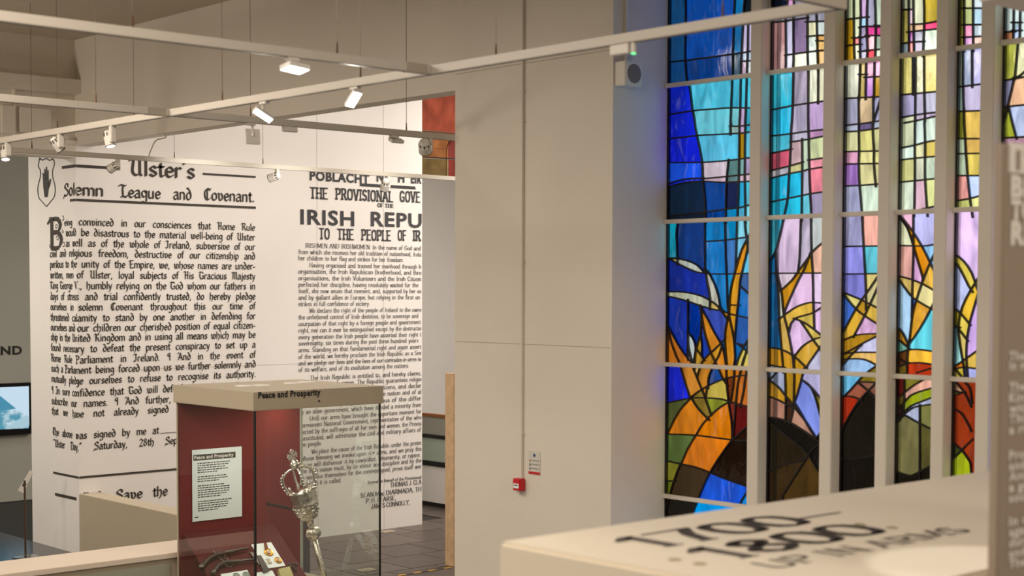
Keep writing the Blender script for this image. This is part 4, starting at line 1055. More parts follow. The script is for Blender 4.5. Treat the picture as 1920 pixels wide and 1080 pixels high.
# information sheet on the back board
yb_ = Y1-e-.036
sheet = thing('information_sheet', 'white printed sheet on the red board inside the glass case', 'document', (on(406, 980, 1, yb_).x, yb_, on(406, 975, 1, yb_).z))
a, b = on(359.8, 844, 1, yb_), on(453.5, 968, 1, yb_)
cbox('paper', (a.x, yb_-.003, b.z), (b.x, yb_, a.z), M_PAPER, sheet)
c1, c2 = on(362, 864, 1, yb_), on(441, 848, 1, yb_)
cbox('title_bar', (c1.x, yb_-.005, c1.z), (c2.x, yb_-.003, c1.z+.048), M_DGREY, sheet)
sans_fit('title_print', 'Peace and Prosperity', c1.x+.008, c2.x-.02, c1.z+.012, .03, lambda u, z: (u, yb_-.0065, z), M_SWHITE, sheet, .03)
tb = bmesh.new(); z = c1.z-.03
for n_ in (5, 3, 6, 5):
    for i in range(n_):
        x = a.x+.05; xe = a.x+random.uniform(.30, .36) if i < n_-1 else a.x+.24
        while x < xe:
            w_ = random.uniform(.012, .035); tb.faces.new([tb.verts.new((q, yb_-.004, r)) for q, r in ((x, z), (x+w_, z), (x+w_, z+.008), (x, z+.008))]); x += w_+.006
        z -= .019
    z -= .018
tb.faces.new([tb.verts.new((q, yb_-.004, r)) for q, r in ((a.x+.02, b.z+.03), (a.x+.055, b.z+.03), (a.x+.055, b.z+.038), (a.x+.02, b.z+.038))])
child('body_print', tb, M_DGREY, sheet)
# ---- mace
MY = 10.72
mt, mb = on(546, 846, 1, MY), on(613, 1100, 1, MY)
ax = (mb-mt).normalized(); ML = (mb-mt).length; K = ML/262.0      # metres per photo pixel along the staff
mace = thing('ceremonial_mace', 'silver ceremonial mace with crowned head leaning in the glass case', 'mace', mb)
perp = ax.cross(Vector((0, 1, 0))).normalized(); dep = ax.cross(perp)
def mp(t, r, a=0): return mt+ax*t*K+(perp*math.cos(a)+dep*math.sin(a))*r*K
bm = bmesh.new()
for s_ in range(4):                                               # cross pattee
    a_ = s_*math.pi/2; u_ = ax*math.cos(a_)+perp*math.sin(a_); v_ = ax*-math.sin(a_)+perp*math.cos(a_); o_ = mt+ax*8*K
    quad_prism(bm, [o_+u_*1.5*K+v_*1.5*K-dep*1.5*K, o_+u_*9*K+v_*6*K-dep*1.5*K, o_+u_*9*K-v_*6*K-dep*1.5*K, o_+u_*1.5*K-v_*1.5*K-dep*1.5*K], dep*3*K)
child('cross', bm, M_SILVER, mace)
bm = bmesh.new()
for a_ in (0, 1, 2, 3):
    u_ = (ax*math.cos(a_*math.pi/2)+perp*math.sin(a_*math.pi/2)); bmesh.ops.create_uvsphere(bm, u_segments=8, v_segments=6, radius=1.6*K, matrix=Matrix.Translation(mt+ax*8*K+u_*10*K))
child('cross_pearls', bm, M_SILVER, mace, smooth=True)
bm = bmesh.new(); bmesh.ops.create_uvsphere(bm, u_segments=20, v_segments=14, radius=8.5*K, matrix=Matrix.Translation(mp(24, 0))); tube(bm, [mp(24, 8.7, i*math.pi/8) for i in range(17)], 1.0*K, 6, False); child('orb', bm, M_SILVER, mace, smooth=True)
for s_ in range(4):                                               # four beaded crown arches
    a_ = .35+s_*math.pi/2; path = crm([(32, 2), (33, 13), (40, 25), (50, 28.5), (62, 27), (76, 22)], 4)
    bm = bmesh.new(); tube(bm, [mp(t, r, a_) for t, r in path], 2.3*K, 6)
    ar = child('crown_arch', bm, M_SILVER, mace, smooth=True)
    bm = bmesh.new()
    for t, r in path[3::2]: bmesh.ops.create_icosphere(bm, subdivisions=1, radius=2.2*K, matrix=Matrix.Translation(mp(t, r+3.5, a_)))
    o = link('pearls', bm, M_SILVER, ar, smooth=True)
bm = bmesh.new()
lathe(bm, [(t*K, r*K) for t, r in [(70, 12), (72, 24), (76, 25.5), (80, 23.5), (83, 25), (87, 23.5), (91, 24.5), (96, 23), (98, 24.5), (102, 22.5), (108, 21.5), (114, 20), (119, 18.5), (123, 16.5), (126, 17), (129, 13), (132, 8), (136, 6.5), (144, 6), (147, 8)]], mt, ax, 32, 8, .04)
child('crown_bowl', bm, M_SILVER, mace, smooth=True)
bm = bmesh.new()
for i in range(16):
    a_ = i*math.pi/8; bmesh.ops.create_icosphere(bm, subdivisions=1, radius=(3.6 if i % 2 else 2.6)*K, matrix=Matrix.Translation(mp(74-(3 if i % 2 else 0), 25.5, a_)))
    bmesh.ops.create_icosphere(bm, subdivisions=1, radius=2.6*K, matrix=Matrix.Translation(mp(104, 22.5, a_))); bmesh.ops.create_icosphere(bm, subdivisions=1, radius=2.2*K, matrix=Matrix.Translation(mp(119, 18.5, a_)))
    if i % 2 == 0: bmesh.ops.create_icosphere(bm, subdivisions=2, radius=4.4*K, matrix=Matrix.Translation(mp(112, 19, a_)))
child('embossing', bm, M_SILVER, mace, smooth=True)
bm = bmesh.new(); lathe(bm, [(t*K, r*K) for t, r in [(145, 7), (147, 11), (152, 13.5), (158, 14), (163, 12.5), (167, 8), (169, 6)]], mt, ax, 24, 8, .08); child('knop', bm, M_SILVER, mace, smooth=True)
bm = bmesh.new(); lathe(bm, [(t*K, r*K) for t, r in [(168, 4.6), (230, 5.4), (262, 5.6)]], mt, ax, 16); child('staff', bm, M_SILVER, mace, smooth=True)
bm = bmesh.new(); c_ = mp(106, 0); tube(bm, [mp(106, 20, math.pi), c_+Vector((-.04, .2, -.03)), (c_.x-.06, Y1-e-.03, c_.z-.02)], .012, 8); child('bracket', bm, M_BLACK, case)
# ---- cards and things on the sloping board
def onb(x, y): return onp(x, y, BP, BN)
def card(pts, label):
    q = [onb(*p_) for p_ in pts]; bm = bmesh.new(); quad_prism(bm, q, BN*.006); o = link('card', bm, M_PAPER); return tag(o, label, 'card')
card([(470.5, 1022), (508, 1017.5), (535, 1061.5), (498, 1067)], 'pale mount card with three gilt medals beside the black case corner')
card([(413, 1077.5), (463, 1069.5), (470, 1084), (420, 1092)], 'pale card with two coins below the pistols at the case bottom')
card([(477, 1075), (510, 1070.5), (520, 1088), (484, 1092)], 'small pale card right of the black case corner at picture bottom')
M_GOLD = mat('gilt', 'c08a3a', .3, 1); M_GR = mat('green_grey_coin', '7d8474', .45, .5)
def medal(x, y, r, label, m, ring=True, drop=False):
    p_ = onb(x, y)+BN*.007; t = thing('medal', label, 'medal', p_)
    bm = bmesh.new(); lathe(bm, [(0, r), (.006, r), (.008, r*.8), (.005, r*.72)], p_, BN, 24); child('disc', bm, m, t, smooth=False)
    if ring:
        bm = bmesh.new()
        for i in range(5):
            a_ = i*2*math.pi/5; u_ = Vector((1, 0, 0)); v_ = BN.cross(u_); c_ = p_+BN*.009+(u_*math.cos(a_)+v_*math.sin(a_))*r*.3
            bmesh.ops.create_icosphere(bm, subdivisions=1, radius=r*.22, matrix=Matrix.Translation(c_))
        child('enamel_rosette', bm, mat('ivory_enamel', 'e8dcc4', .3), t)
    if drop:
        bm = bmesh.new(); q = [onb(494, 1020)+BN*.008, onb(499, 1019.5)+BN*.008, onb(502, 1031)+BN*.008, onb(495.5, 1031.5)+BN*.008]; quad_prism(bm, q, BN*.006); child('ribbon', bm, mat('brown_ribbon', '7a3f1c', .8), t)
    return t
medal(503, 1037, .042, 'gilt star medal hanging from a brown ribbon on the card', M_GOLD, True, True)
medal(503, 1054, .030, 'small silver medal lower left on the medal card', M_SILVER, True)
medal(521, 1052, .034, 'oval bronze medal lower right on the medal card', M_GOLD, True)
medal(443, 1081, .030, 'left grey green coin on the card under the pistols', M_GR, False)
medal(461, 1079, .030, 'right grey green coin on the card under the pistols', M_GR, False)
M_WOODD = mat('dark_walnut', '3d2a1e', .4, noise=.2, nscale=30); M_GUN = mat('gun_steel', '6b645c', .35, .9)
def pistol(gr, lk, mz, label):
    G_, L_, Z_ = (onb(*q)+BN*.03 for q in (gr, lk, mz)); t = thing('flintlock_pistol', label, 'pistol', G_)
    d = (Z_-L_).normalized(); dn = BN.cross(d)
    if dn.z > 0: dn = -dn
    mid = L_+(G_-L_)*.45-dn*.02
    bm = bmesh.new(); path = crm([(0, 0), (.33, 0), (.66, 0), (1, 0)], 1)
    pts_ = [G_, G_*.6+mid*.4, mid, mid*.4+L_*.6, L_, L_+(Z_-L_)*.35, L_+(Z_-L_)*.62]; tube(bm, pts_, [.021, .019, .017, .018, .018, .012, .009], 10); child('stock', bm, M_WOODD, t, smooth=True)
    bm = bmesh.new(); bmesh.ops.create_icosphere(bm, subdivisions=2, radius=.026, matrix=Matrix.Translation(G_)); child('butt_cap', bm, M_GUN, t, smooth=True)
    bm = bmesh.new(); tube(bm, [L_-dn*.012, Z_-dn*.008], [.013, .009], 10); child('barrel', bm, M_GUN, t, smooth=True)
    bm = bmesh.new(); tube(bm, [L_+d*.005+dn*.012, L_+d*.01+dn*.045, L_+d*.05+dn*.05, L_+d*.07+dn*.014], .004, 6); child('trigger_guard', bm, M_GUN, t)
    bm = bmesh.new(); tube(bm, [L_-dn*.01, L_-dn*.045-d*.012, L_-dn*.058+d*.008], [.008, .006, .004], 6); tube(bm, [L_+d*.04-dn*.012, L_+d*.045-dn*.05], .006, 6); child('flintlock', bm, M_GUN, t)
    return t
pistol((376, 1068), (404, 1045), (464, 1034), 'upper dark flintlock pistol lying along the red board')
pistol((398, 1078), (418, 1060), (478, 1055), 'lower dark flintlock pistol just beneath the other pistol')
fold = thing('folding_knife', 'silver and brown folded knife lying across the black case corner', 'knife', onb(486, 1050))
bm = bmesh.new(); quad_prism(bm, [onb(466, 1038)+BN*.01, onb(477, 1040)+BN*.01, onb(492, 1062)+BN*.01, onb(484, 1062)+BN*.01], BN*.012); child('blade', bm, M_GUN, fold)
bm = bmesh.new(); quad_prism(bm, [onb(480, 1046)+BN*.01, onb(487, 1045)+BN*.01, onb(503, 1073)+BN*.01, onb(492, 1076)+BN*.01], BN*.018); child('handle', bm, M_WOODD, fold)
br = thing('brass_box', 'small yellow brass box at the bottom right of the red board', 'box', onb(532, 1078))
bm = bmesh.new(); quad_prism(bm, [onb(519, 1073), onb(540, 1068), onb(549, 1090), onb(526, 1094)], BN*.04); child('body', bm, mat('brass_yellow', 'b0a468', .5, .3), br)
bm = bmesh.new()
for i in range(7): bmesh.ops.create_icosphere(bm, subdivisions=1, radius=.016, matrix=Matrix.Translation(onb(540+i*2.4, 1062+(i % 3)*6)+BN*(.02+.012*(i % 2))))
tag(link('seal_cluster', bm, M_WOODD), 'dark knobbly bronze seal behind the small brass box', 'seal')

# ------------------------------------------------------------------ foreground display case (top only in view) and sign
PX0, PY0, PY1 = 3.22, 2.32, 3.62
pc = thing('display_plinth', 'cream foreground cabinet with its top lettered 1700-1800 Up in Arms', 'display case', (4.7, 3, FL))
cbox('top', (PX0, PY0, 1.95), (6.6, PY1, 2.1), M_PLINTH, pc, .012)
cbox('body', (PX0+.03, PY0+.03, FL), (6.57, PY1-.03, 1.95), M_PLINTH, pc)
def pl_top(u, z): return (u, z, 2.1015)
lt = bmesh.new()
letter_line(lt, '1700–', 3.50, 4.56, 3.20, .20, pl_top, 'rm', (.62, .35, 0), sp=.3)
letter_line(lt, '1800', 3.52, 4.36, 2.915, .20, pl_top, 'rm', (.62, .35, 0), sp=.3)
child('year_lettering', lt, M_DGREY, pc)
lt = bmesh.new(); letter_line(lt, 'UP IN ARMS', 3.50, 4.56, 2.735, .10, pl_top, 'rm', (.5, .3, 0), sp=.8); child('title_lettering', lt, mat('worn_print', '6b6258', .6), pc)
for px, py in ((1265, 1050), (1312, 1058), (1612, 984), (1672, 990)):
    p = on(px, py, 2, 2.1); bm = bmesh.new(); lathe(bm, [(0, .02), (.003, .02), (.003, .014), (.001, .012)], (p.x, p.y, 2.1), (0, 0, 1), 16); child('lid_fitting', bm, mat('lid_fitting_paint', '9a9072', .5), pc)
SY = 2.2
s0 = on(1883, 268, 1, SY)
sg = thing('text_panel', 'brown standing panel with white lettering at the right picture edge', 'sign', (4.3, SY, FL))
cbox('board', (s0.x, SY, FL), (s0.x+1.2, SY+.03, s0.z), M_SIGN, sg, .004)
def S_(x, y): p = on(x, y, 1, SY); return p.x, p.z
def pls(u, z): return (u, SY-.003, z)
for t, y, h, x1 in (('BE', 368, 40, 1938), ('TO', 410, 36, 1938), ('RE', 456, 42, 1938)):
    u0, z = S_(1893, y); u1 = S_(x1, y)[0]; sans_fit('heading', t, u0, u1, z, h/2884*4.18, pls, M_SWHITE, sg, .06)
a_, b_ = S_(1891, 323), S_(1950, 274); cbox('date_block', (a_[0], SY-.003, a_[1]), (b_[0], SY, b_[1]), M_SWHITE, sg)
u0, z = S_(1903, 317); sans_fit('date', '17', u0, S_(1940, 317)[0], z, .052, lambda u, v: (u, SY-.005, v), M_SIGN, sg, .04)
for t, y in (('There', 676), ('in most', 694), ('The', 734), ('King', 754), ('with', 774), ('This', 794), ('a right', 814), ('Prot', 862), ('and', 882), ('Antr', 902), ('a gre', 922), ('sout', 942), ('In dr', 986), ('again', 1006), ('durin', 1026), ('and', 1046), ('The', 1066)):
    u0, z = S_(1890, y); sans_fit('paragraph', t, u0, u0+.022*len(t)+.02, z, .025, pls, M_SWHITE, sg, .03)

# ------------------------------------------------------------------ things fixed to the pillar
def wX(x, y): return on(x, y, 0, XP)
cp = thing('fire_call_point', 'small red fire alarm call point at the foot of the conduit', 'fire alarm', (XP, wX(973, 908).y, wX(973, 908).z))
ya, yb2 = wX(985.5, 900).y, wX(972, 900).y; za_, zb2 = wX(980, 919).z, wX(980, 896.5).z
cbox('housing', (XP-.055, ya, za_), (XP, yb2+.0, zb2), M_REDP, cp, .004)
cbox('press_panel', (XP-.058, ya+.012, za_+.018), (XP-.055, yb2-.012, zb2-.035), M_PAPER, cp)
cbox('pictogram', (XP-.0595, ya+.02, za_+.035), (XP-.058, yb2-.02, za_+.042), M_BLACK, cp)
cd = thing('conduit', 'thin pale conduit running down the pillar to the red call point', 'conduit', (XP, wX(981.5, 500).y, 3))
yc = wX(981.5, 500).y; cbox('pipe', (XP-.022, yc-.009, zb2), (XP, yc+.009, ZC), M_WALL, cd, .003)
for y in (170, 228, 490, 812): z = wX(982, y).z; cbox('saddle', (XP-.028, yc-.016, z-.008), (XP, yc+.016, z+.008), M_WALL, cd, .003)
fn = thing('fire_notice', 'small pale fire action notice with a red strip beside the conduit', 'sign', (XP, wX(1002, 870).y, wX(1002, 870).z))
y1_, y0_ = wX(1013.5, 870).y, wX(992, 870).y; zt_, zbt = wX(1002, 845.5).z, wX(1002, 889).z
cbox('plate', (XP-.004, y1_, zbt), (XP, y0_, zt_), mat('pale_grey_plate', 'c9c6ba', .5), fn)
cbox('red_strip', (XP-.006, y1_, zbt), (XP-.004, y0_, zbt+.017), M_REDP, fn)
bm = bmesh.new(); lathe(bm, [(0, .012), (.002, .012)], (XP-.004, (y0_+y1_)/2, zt_-.03), (-1, 0, 0), 16); child('blue_disc', bm, mat('sign_blue', '3a4a78', .5), fn)
for i, cc in enumerate(('c0703a', '5a6a60', '5a6a60')):
    z = zt_-.062-i*.028; cbox('symbol', (XP-.006, y0_-.022, z-.016), (XP-.004, y0_-.010, z), mat('symbol_'+('orange' if i == 0 else 'green'), cc, .6), fn)
    cbox('print_line', (XP-.006, y1_+.006, z-.006), (XP-.004, y0_-.030, z-.003), M_DGREY, fn)
# speaker on the reveal (faces the near side)
def wR(x, y): return on(x, y, 1, YR)
spk = thing('wall_speaker', 'square white wall speaker with round grey grille near the coloured windows', 'speaker', (wR(1188, 139).x, YR, wR(1188, 139).z))
D = .10
fa, fb = on(1173, 113, 1, YR-D), on(1205, 163, 1, YR-D)
cbox('cabinet', (fa.x, YR-D, fb.z), (fb.x, YR, fa.z), M_FIX, spk, .006)
bm = bmesh.new(); lathe(bm, [(0, .062), (.004, .062), (.006, .055)], ((fa.x+fb.x)/2, YR-D, (fa.z+fb.z)/2), (0, -1, 0), 28); child('grille', bm, mat('speaker_grille', '77706e', .8), spk)
cx = wR(1172, 50).x; cdt = tag(box('conduit', (cx-.012, YR-.024, fa.z), (cx+.012, YR, ZC), M_FIX, bevel=.003), 'short pale conduit dropping to the wall speaker', 'conduit')

# ------------------------------------------------------------------ lighting tracks
ZT = 4.0; TH_ = .045
T3Y, ZT3 = 13.03, 4.085
def track(name_label, lo, hi, wires, ZT=4.0):
    c_ = ((lo[0]+hi[0])/2, (lo[1]+hi[1])/2, ZT); t = thing('lighting_track', name_label, 'track', c_)
    bm = bmesh.new(); bx(bm, (lo[0], lo[1], ZT), (hi[0], hi[1], ZT+TH_)); child('rail', bm, M_TRACK, t, bevel=.003)
    dx = hi[0]-lo[0] > hi[1]-lo[1]
    if dx: cbox('groove', (lo[0], (lo[1]+hi[1])/2-.006, ZT-.001), (hi[0], (lo[1]+hi[1])/2+.006, ZT+.002), M_DARKM, t)
    else: cbox('groove', ((lo[0]+hi[0])/2-.006, lo[1], ZT-.001), ((lo[0]+hi[0])/2+.006, hi[1], ZT+.002), M_DARKM, t)
    for px, py in wires:
        if dx: p = on(px, py, 1, (lo[1]+hi[1])/2)
        else: p = on(px, py, 0, (lo[0]+hi[0])/2)
        top = ZC if p.x < XP else 6.25
        bm = bmesh.new(); tube(bm, [(p.x, p.y, ZT+TH_), (p.x, p.y, top)], .0022, 5); child('suspension_wire', bm, M_WIRE, t)
        bm = bmesh.new(); tube(bm, [(p.x, p.y, ZT+TH_), (p.x, p.y, ZT+TH_+.055)], [.006, .004], 6); child('ferrule', bm, M_FERR, t)
    return t
H2 = .019
track('nearest lighting track crossing the upper left, carrying one lit panel', (-1, 6.2-H2, 0), (5.03, 6.2+H2, 0), [(249.5, 55), (632, 106)])
track('long lighting track running from the corner joint toward the lower left', (5.05-H2, 3.66, 0), (5.05+H2, 13.6, 0), [(108, 245), (251, 219), (417, 193), (676, 150), (930, 105), (1355, 30)])
track('left middle lighting track meeting the long track at a dark coupler', (-1, 8.855-H2, 0), (5.03, 8.855+H2, 0), [(180, 197)])
track('middle lighting track passing behind the pillar through the opening', (5.07, 8.84-H2, 0), (9.5, 8.84+H2, 0), [(470, 222), (762, 250)])
track('far lighting track just in front of the lettered wall', (2, T3Y-H2, 0), (12.85, T3Y+H2, 0), [(60, 281), (327, 301), (493, 312)], ZT3)
track('short lighting track leaving the corner joint at the top right', (1, 3.66-H2, 0), (5.07, 3.66+H2, 0), [])
for i, (x, y, lab) in enumerate(((5.03, 6.2, 'grey coupler where the nearest track meets the long track'), (5.03, 8.855, 'grey coupler where the left middle track meets the long track'))):
    tag(box('track_coupler', (x-.16, y-H2-.002, ZT-.002), (x-.0205, y+H2+.002, ZT+TH_+.002), mat('coupler_grey', 'a89e8c', .4), bevel=.003), lab, 'coupler')
bm = bmesh.new(); p = on(279, 298, 1, T3Y); q = crm([(p.x, T3Y, ZT3+TH_), (p.x+.03, T3Y, ZT3+.12), (p.x+.08, T3Y, ZT3+.2), (XP+.09, T3Y, ZS-.03), (XP+.09, T3Y, ZS)], 4); tube(bm, q, .006, 6)
tag(link('power_cable', bm, mat('cable_grey', 'a8a08c', .6), smooth=True), 'thin grey cable curving down onto the far lighting track', 'cable')

def panel_lamp(px, py, axis, val, n, up, sx, sy, label, lit=True, power=6):
    """flat square track lamp; head centre seen at px,py on the track's own plane"""
    ZT = ZT3 if val > 13 else 4.0
    c_ = on(px, py, axis, val); n = Vector(n).normalized(); t = thing('panel_spotlight', label, 'spotlight', (c_.x, c_.y, ZT))
    u_ = Vector(up); u_ = (u_-n*u_.dot(n)).normalized(); s_ = n.cross(u_)
    def P(a, b, c): return c_+s_*a+u_*b+n*c
    bm = bmesh.new(); quad_prism(bm, [P(-sx/2, -sy/2, 0), P(sx/2, -sy/2, 0), P(sx/2, sy/2, 0), P(-sx/2, sy/2, 0)], -n*.022); child('housing', bm, M_FIX, t, bevel=.003)
    bm = bmesh.new(); f_ = .93; quad_prism(bm, [P(-sx/2*f_, -sy/2*f_, .002), P(sx/2*f_, -sy/2*f_, .002), P(sx/2*f_, sy/2*f_, .002), P(-sx/2*f_, sy/2*f_, .002)], -n*.004); child('diffuser', bm, M_LED if lit else mat('unlit_diffuser', 'b0a898', .5), t)
    bm = bmesh.new(); tube(bm, [(c_.x, c_.y, ZT-.012), c_-n*.022], .009, 8); child('stem', bm, M_FIX, t)
    ln = .05
    if axis == 1: cbox('adapter', (c_.x-ln, c_.y-.016, ZT-.016), (c_.x+ln*.4, c_.y+.016, ZT), M_FIX, t, .003)
    else: cbox('adapter', (c_.x-.016, c_.y-ln, ZT-.016), (c_.x+.016, c_.y+ln*.4, ZT), M_FIX, t, .003)
    if lit: area('panel_lamp_light', c_+n*.012, sx*.9, power, (1, .93, .85), n, sy*.9)
    return t
panel_lamp(553, 131, 1, 6.2, (-.1, -.15, -1), (1, 0, 0), .09, .115, 'brightly lit flat panel lamp under the nearest track')
panel_lamp(663, 187, 0, 5.05, (-.35, -.45, -1), (.35, 1, 0), .052, .145, 'lit tilted panel lamp on the long track, right of the opening top')
panel_lamp(493, 217, 0, 5.05, (-.55, -.45, -.75), (.5, -.5, -1), .045, .125, 'lit narrow panel lamp hanging steeply on the long track')
panel_lamp(473, 257, 1, 8.84, (.3, 1, -.15), (0, 0, 1), .095, .10, 'square panel lamp seen from behind below the middle track', lit=False)
panel_lamp(542, 244, 1, 8.84, (.1, 1, -.3), (0, 0, 1), .11, .03, 'thin grey box lamp beneath the middle track, left of centre', lit=False)
panel_lamp(742, 266, 1, 8.84, (0, .5, -1), (0, 1, 0), .11, .05, 'thin horizontal panel lamp near the right end of the middle track', lit=False)
def can_lamp(px, py, axis, val, n, label, r=.038, ln=.13, lit=True, target=None, power=0):
    ZT = ZT3 if val > 13 else 4.0
    c_ = on(px, py, axis, val); n = Vector(n).normalized(); t = thing('track_spotlight', label, 'spotlight', (c_.x, c_.y, ZT))
    back = c_-n*ln*.6; front = c_+n*ln*.4
    bm = bmesh.new(); lathe(bm, [(0, r*.55), (ln*.12, r*.8), (ln*.35, r*.85), (ln*.4, r), (ln*.97, r), (ln, r*1.02)], back, n, 20); child('can', bm, M_FIX, t, smooth=False)
    bm = bmesh.new(); lathe(bm, [(0, r*1.04), (.006, r*1.04), (.006, r*.9), (.004, r*.88)], front, n, 20); child('bezel', bm, M_DARKM, t)
    bm = bmesh.new(); lathe(bm, [(0, r*.86), (.003, r*.84)], front+n*.004, n, 20); child('lens', bm, M_LED if lit else mat('dark_lens', '55504a', .2), t)
    s_ = n.orthogonal().normalized(); s2 = n.cross(s_)
    for k_ in range(8):
        a_ = k_*math.pi/4; d_ = s_*math.cos(a_)+s2*math.sin(a_); e_ = n.cross(d_)
        bm = bmesh.new(); o_ = back+n*ln*.13; quad_prism(bm, [o_+d_*r*.78+e_*.0035, o_+d_*r*.78-e_*.0035, o_+n*ln*.26+d_*r*.86-e_*.0035, o_+n*ln*.26+d_*r*.86+e_*.0035], d_*.004); child('cooling_slot', bm, M_DARKM, t)
    top = Vector((c_.x, c_.y, ZT))
    ay = Vector((1, 0, 0)) if axis == 1 else Vector((0, 1, 0)); 
    if axis == 1: cbox('adapter', (c_.x+.025, c_.y-.02, c_.z-.03), (c_.x+.06, c_.y+.02, ZT), M_FIX, t, .004)
    else: cbox('adapter', (c_.x-.02, c_.y-.065, c_.z-.02), (c_.x+.02, c_.y-.03, ZT), M_FIX, t, .004)
    if power and target: spot('can_lamp_light', front+n*.03, target, power, SOFT, 50, .6, .03)
    return t
can_lamp(205, 262, 0, 5.05, (.1, -.25, -1), 'lit white can spotlight on the long track above the heading', .034, .105)
can_lamp(108, 272, 0, 5.05, (.75, -.1, -1), 'unlit white can spotlight pointing away, between two lit ones', .034, .105, lit=False)
can_lamp(10, 288, 0, 5.05, (-.1, -.3, -1), 'lit white can spotlight at the left picture edge', .034, .105)
can_lamp(213, 313, 1, T3Y, (-.3, .9, -.4), 'white spotlight on the far track beside the word Ulster', .042, .11, lit=False)
can_lamp(513, 332, 1, T3Y, (-.5, .9, -.3), 'white spotlight on the far track between the two texts', .042, .11, lit=False)
can_lamp(722, 347, 1, T3Y, (.35, .7, -.6), 'white spotlight on the far track over the word Provisional', .045, .14, lit=False)
can_lamp(797, 275, 1, 8.84, (.5, .5, -.5), 'round white spotlight on the middle track against the copper glass', .05, .10, lit=False)
em = thing('emergency_light', 'small white track unit with a green indicator in front of the reveal', 'emergency light', on(1165, 95, 0, 5.05))
pa, pb = on(1147, 88, 0, 5.05), on(1182, 84, 0, 5.05)
cbox('driver_box', (5.035, pb.y, ZT-.045), (5.065, pa.y, ZT), M_FIX, em, .003)
p = on(1188, 90, 0, 5.05); bm = bmesh.new(); lathe(bm, [(0, .012), (.045, .012)], (p.x, p.y, ZT-.045), (0, 0, 1), 14); child('head', bm, M_FIX, em)
bm = bmesh.new(); lathe(bm, [(0, .009), (.005, .012)], (p.x, p.y, ZT-.053), (0, 0, 1), 14); child('green_led', bm, mat('green_led', '60ff90', .4, emit='70f0a0', estr=1.2), em)

# ------------------------------------------------------------------ through the opening on the right
mural = thing('copper_glass_panel', 'warm red and copper coloured glass panel hanging beyond the opening', 'glass panel', (14, 17, 4))
def mxp(x, y): p = on(x, y, 0, 14.0); return p
def mpoly(pts, col, nm='pane'):
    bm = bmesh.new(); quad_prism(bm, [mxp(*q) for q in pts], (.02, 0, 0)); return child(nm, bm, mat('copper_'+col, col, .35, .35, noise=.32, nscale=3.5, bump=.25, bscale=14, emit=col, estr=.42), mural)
mpoly([(770, 150), (880, 150), (880, 251), (770, 242)], 'c46048'); mpoly([(770, 243), (880, 252), (880, 258), (770, 249)], '9a5a38')
mpoly([(770, 250), (838.5, 254), (838.5, 296), (770, 293)], 'bc7848'); mpoly([(840, 254), (880, 257), (880, 299), (840, 296)], '9c4a40')
mpoly([(770, 296), (838, 299), (838, 331), (770, 329)], '94784a'); mpoly([(840.5, 299), (880, 302), (880, 332), (840.5, 331)], 'a4483c')
def mline(pts, wpx, m, nm, dx=-.02):
    bm = bmesh.new(); q = [mxp(*p_)+Vector((dx, 0, 0)) for p_ in pts]; tube(bm, q, wpx*.0030, 6); child(nm, bm, m, mural)
mline([(770, 293.5), (812, 295.5), (880, 300)], 2.2, M_LEAD, 'lead_came'); mline([(839, 331), (839, 300), (839, 282), (842, 270), (850, 263)], 1.8, M_LEAD, 'lead_came')
mline([(770, 244), (880, 252)], .8, M_LEAD, 'lead_came')
for y in (250.5, 277, 316.5): mline([(770, y-1), (880, y+5)], .9, mat('copper_rod', 'd89a80', .3, .5), 'copper_rod', -.1)
for y_ in (13.4, 15.2): cbox('hanging_rod', (13.99, y_, mxp(800, 140).z-.1), (14.01, y_+.02, 6.25), M_DARKM, mural)
# balustrade
bal = thing('balustrade', 'white and glass balustrade with wooden handrail beyond the opening', 'balustrade', (12.95, 14, 0))
cbox('base_wall', (12.93, 9, -.01), (13.1, 19.9, .53), M_WHITE, bal)
cbox('skirting', (12.915, 9, -.01), (12.93, 19.9, .05), M_DARKM, bal)
cbox('bottom_rail', (12.9, 9, .54), (12.97, 19.9, .60), M_BLACK, bal, .004)
cbox('glass_sheet', (12.93, 9, .60), (12.94, 19.9, .91), mat('greenish_glass', 'aab4a6', .15), bal)
cbox('top_rail', (12.9, 9, .91), (12.97, 19.9, .955), M_BLACK, bal, .004)
cbox('inner_face', (13.3, 9, .5), (13.32, 19.9, 1.14), mat('inner_face_grey', 'a5a195', .7), bal)  # plain grey panel below the handrail
cbox('handrail', (13.28, 9, 1.14), (13.36, 19.9, 1.185), mat('varnished_wood', '9a6238', .4), bal, .004)
struct(box('trim_14', (16.9, 9, 1.80), (17.0, 19.9, 1.87), M_WALL))
cbox('shelf_face', (16.93, 9, 1.70), (17.0, 19.9, 1.80), mat('ledge_grey', '8f8d80', .8), bpy.data.objects['trim_14'])
pb_ = on(846, 1061, 2, 0)
post = tag(box('timber_board', (10.235, 12.21, 0), (10.285, 12.345, 2.02), M_OAK, bevel=.003), 'tall upright pale timber board beside the pillar edge', 'board')
hz = thing('hazard_tape', 'yellow and dark hazard tape stuck across the tiled floor', 'tape', (9.9, 12.2, 0))
bm1, bm2 = bmesh.new(), bmesh.new()
for i in range(18):
    x = 8.4+i*.1; bx(bm1 if i % 2 else bm2, (x, 12.185, .0006), (x+.1, 12.225, .003))
child('yellow_stripes', bm1, mat('tape_yellow', 'd8a43c', .5), hz); child('dark_stripes', bm2, mat('tape_dark', '4a4038', .5), hz)
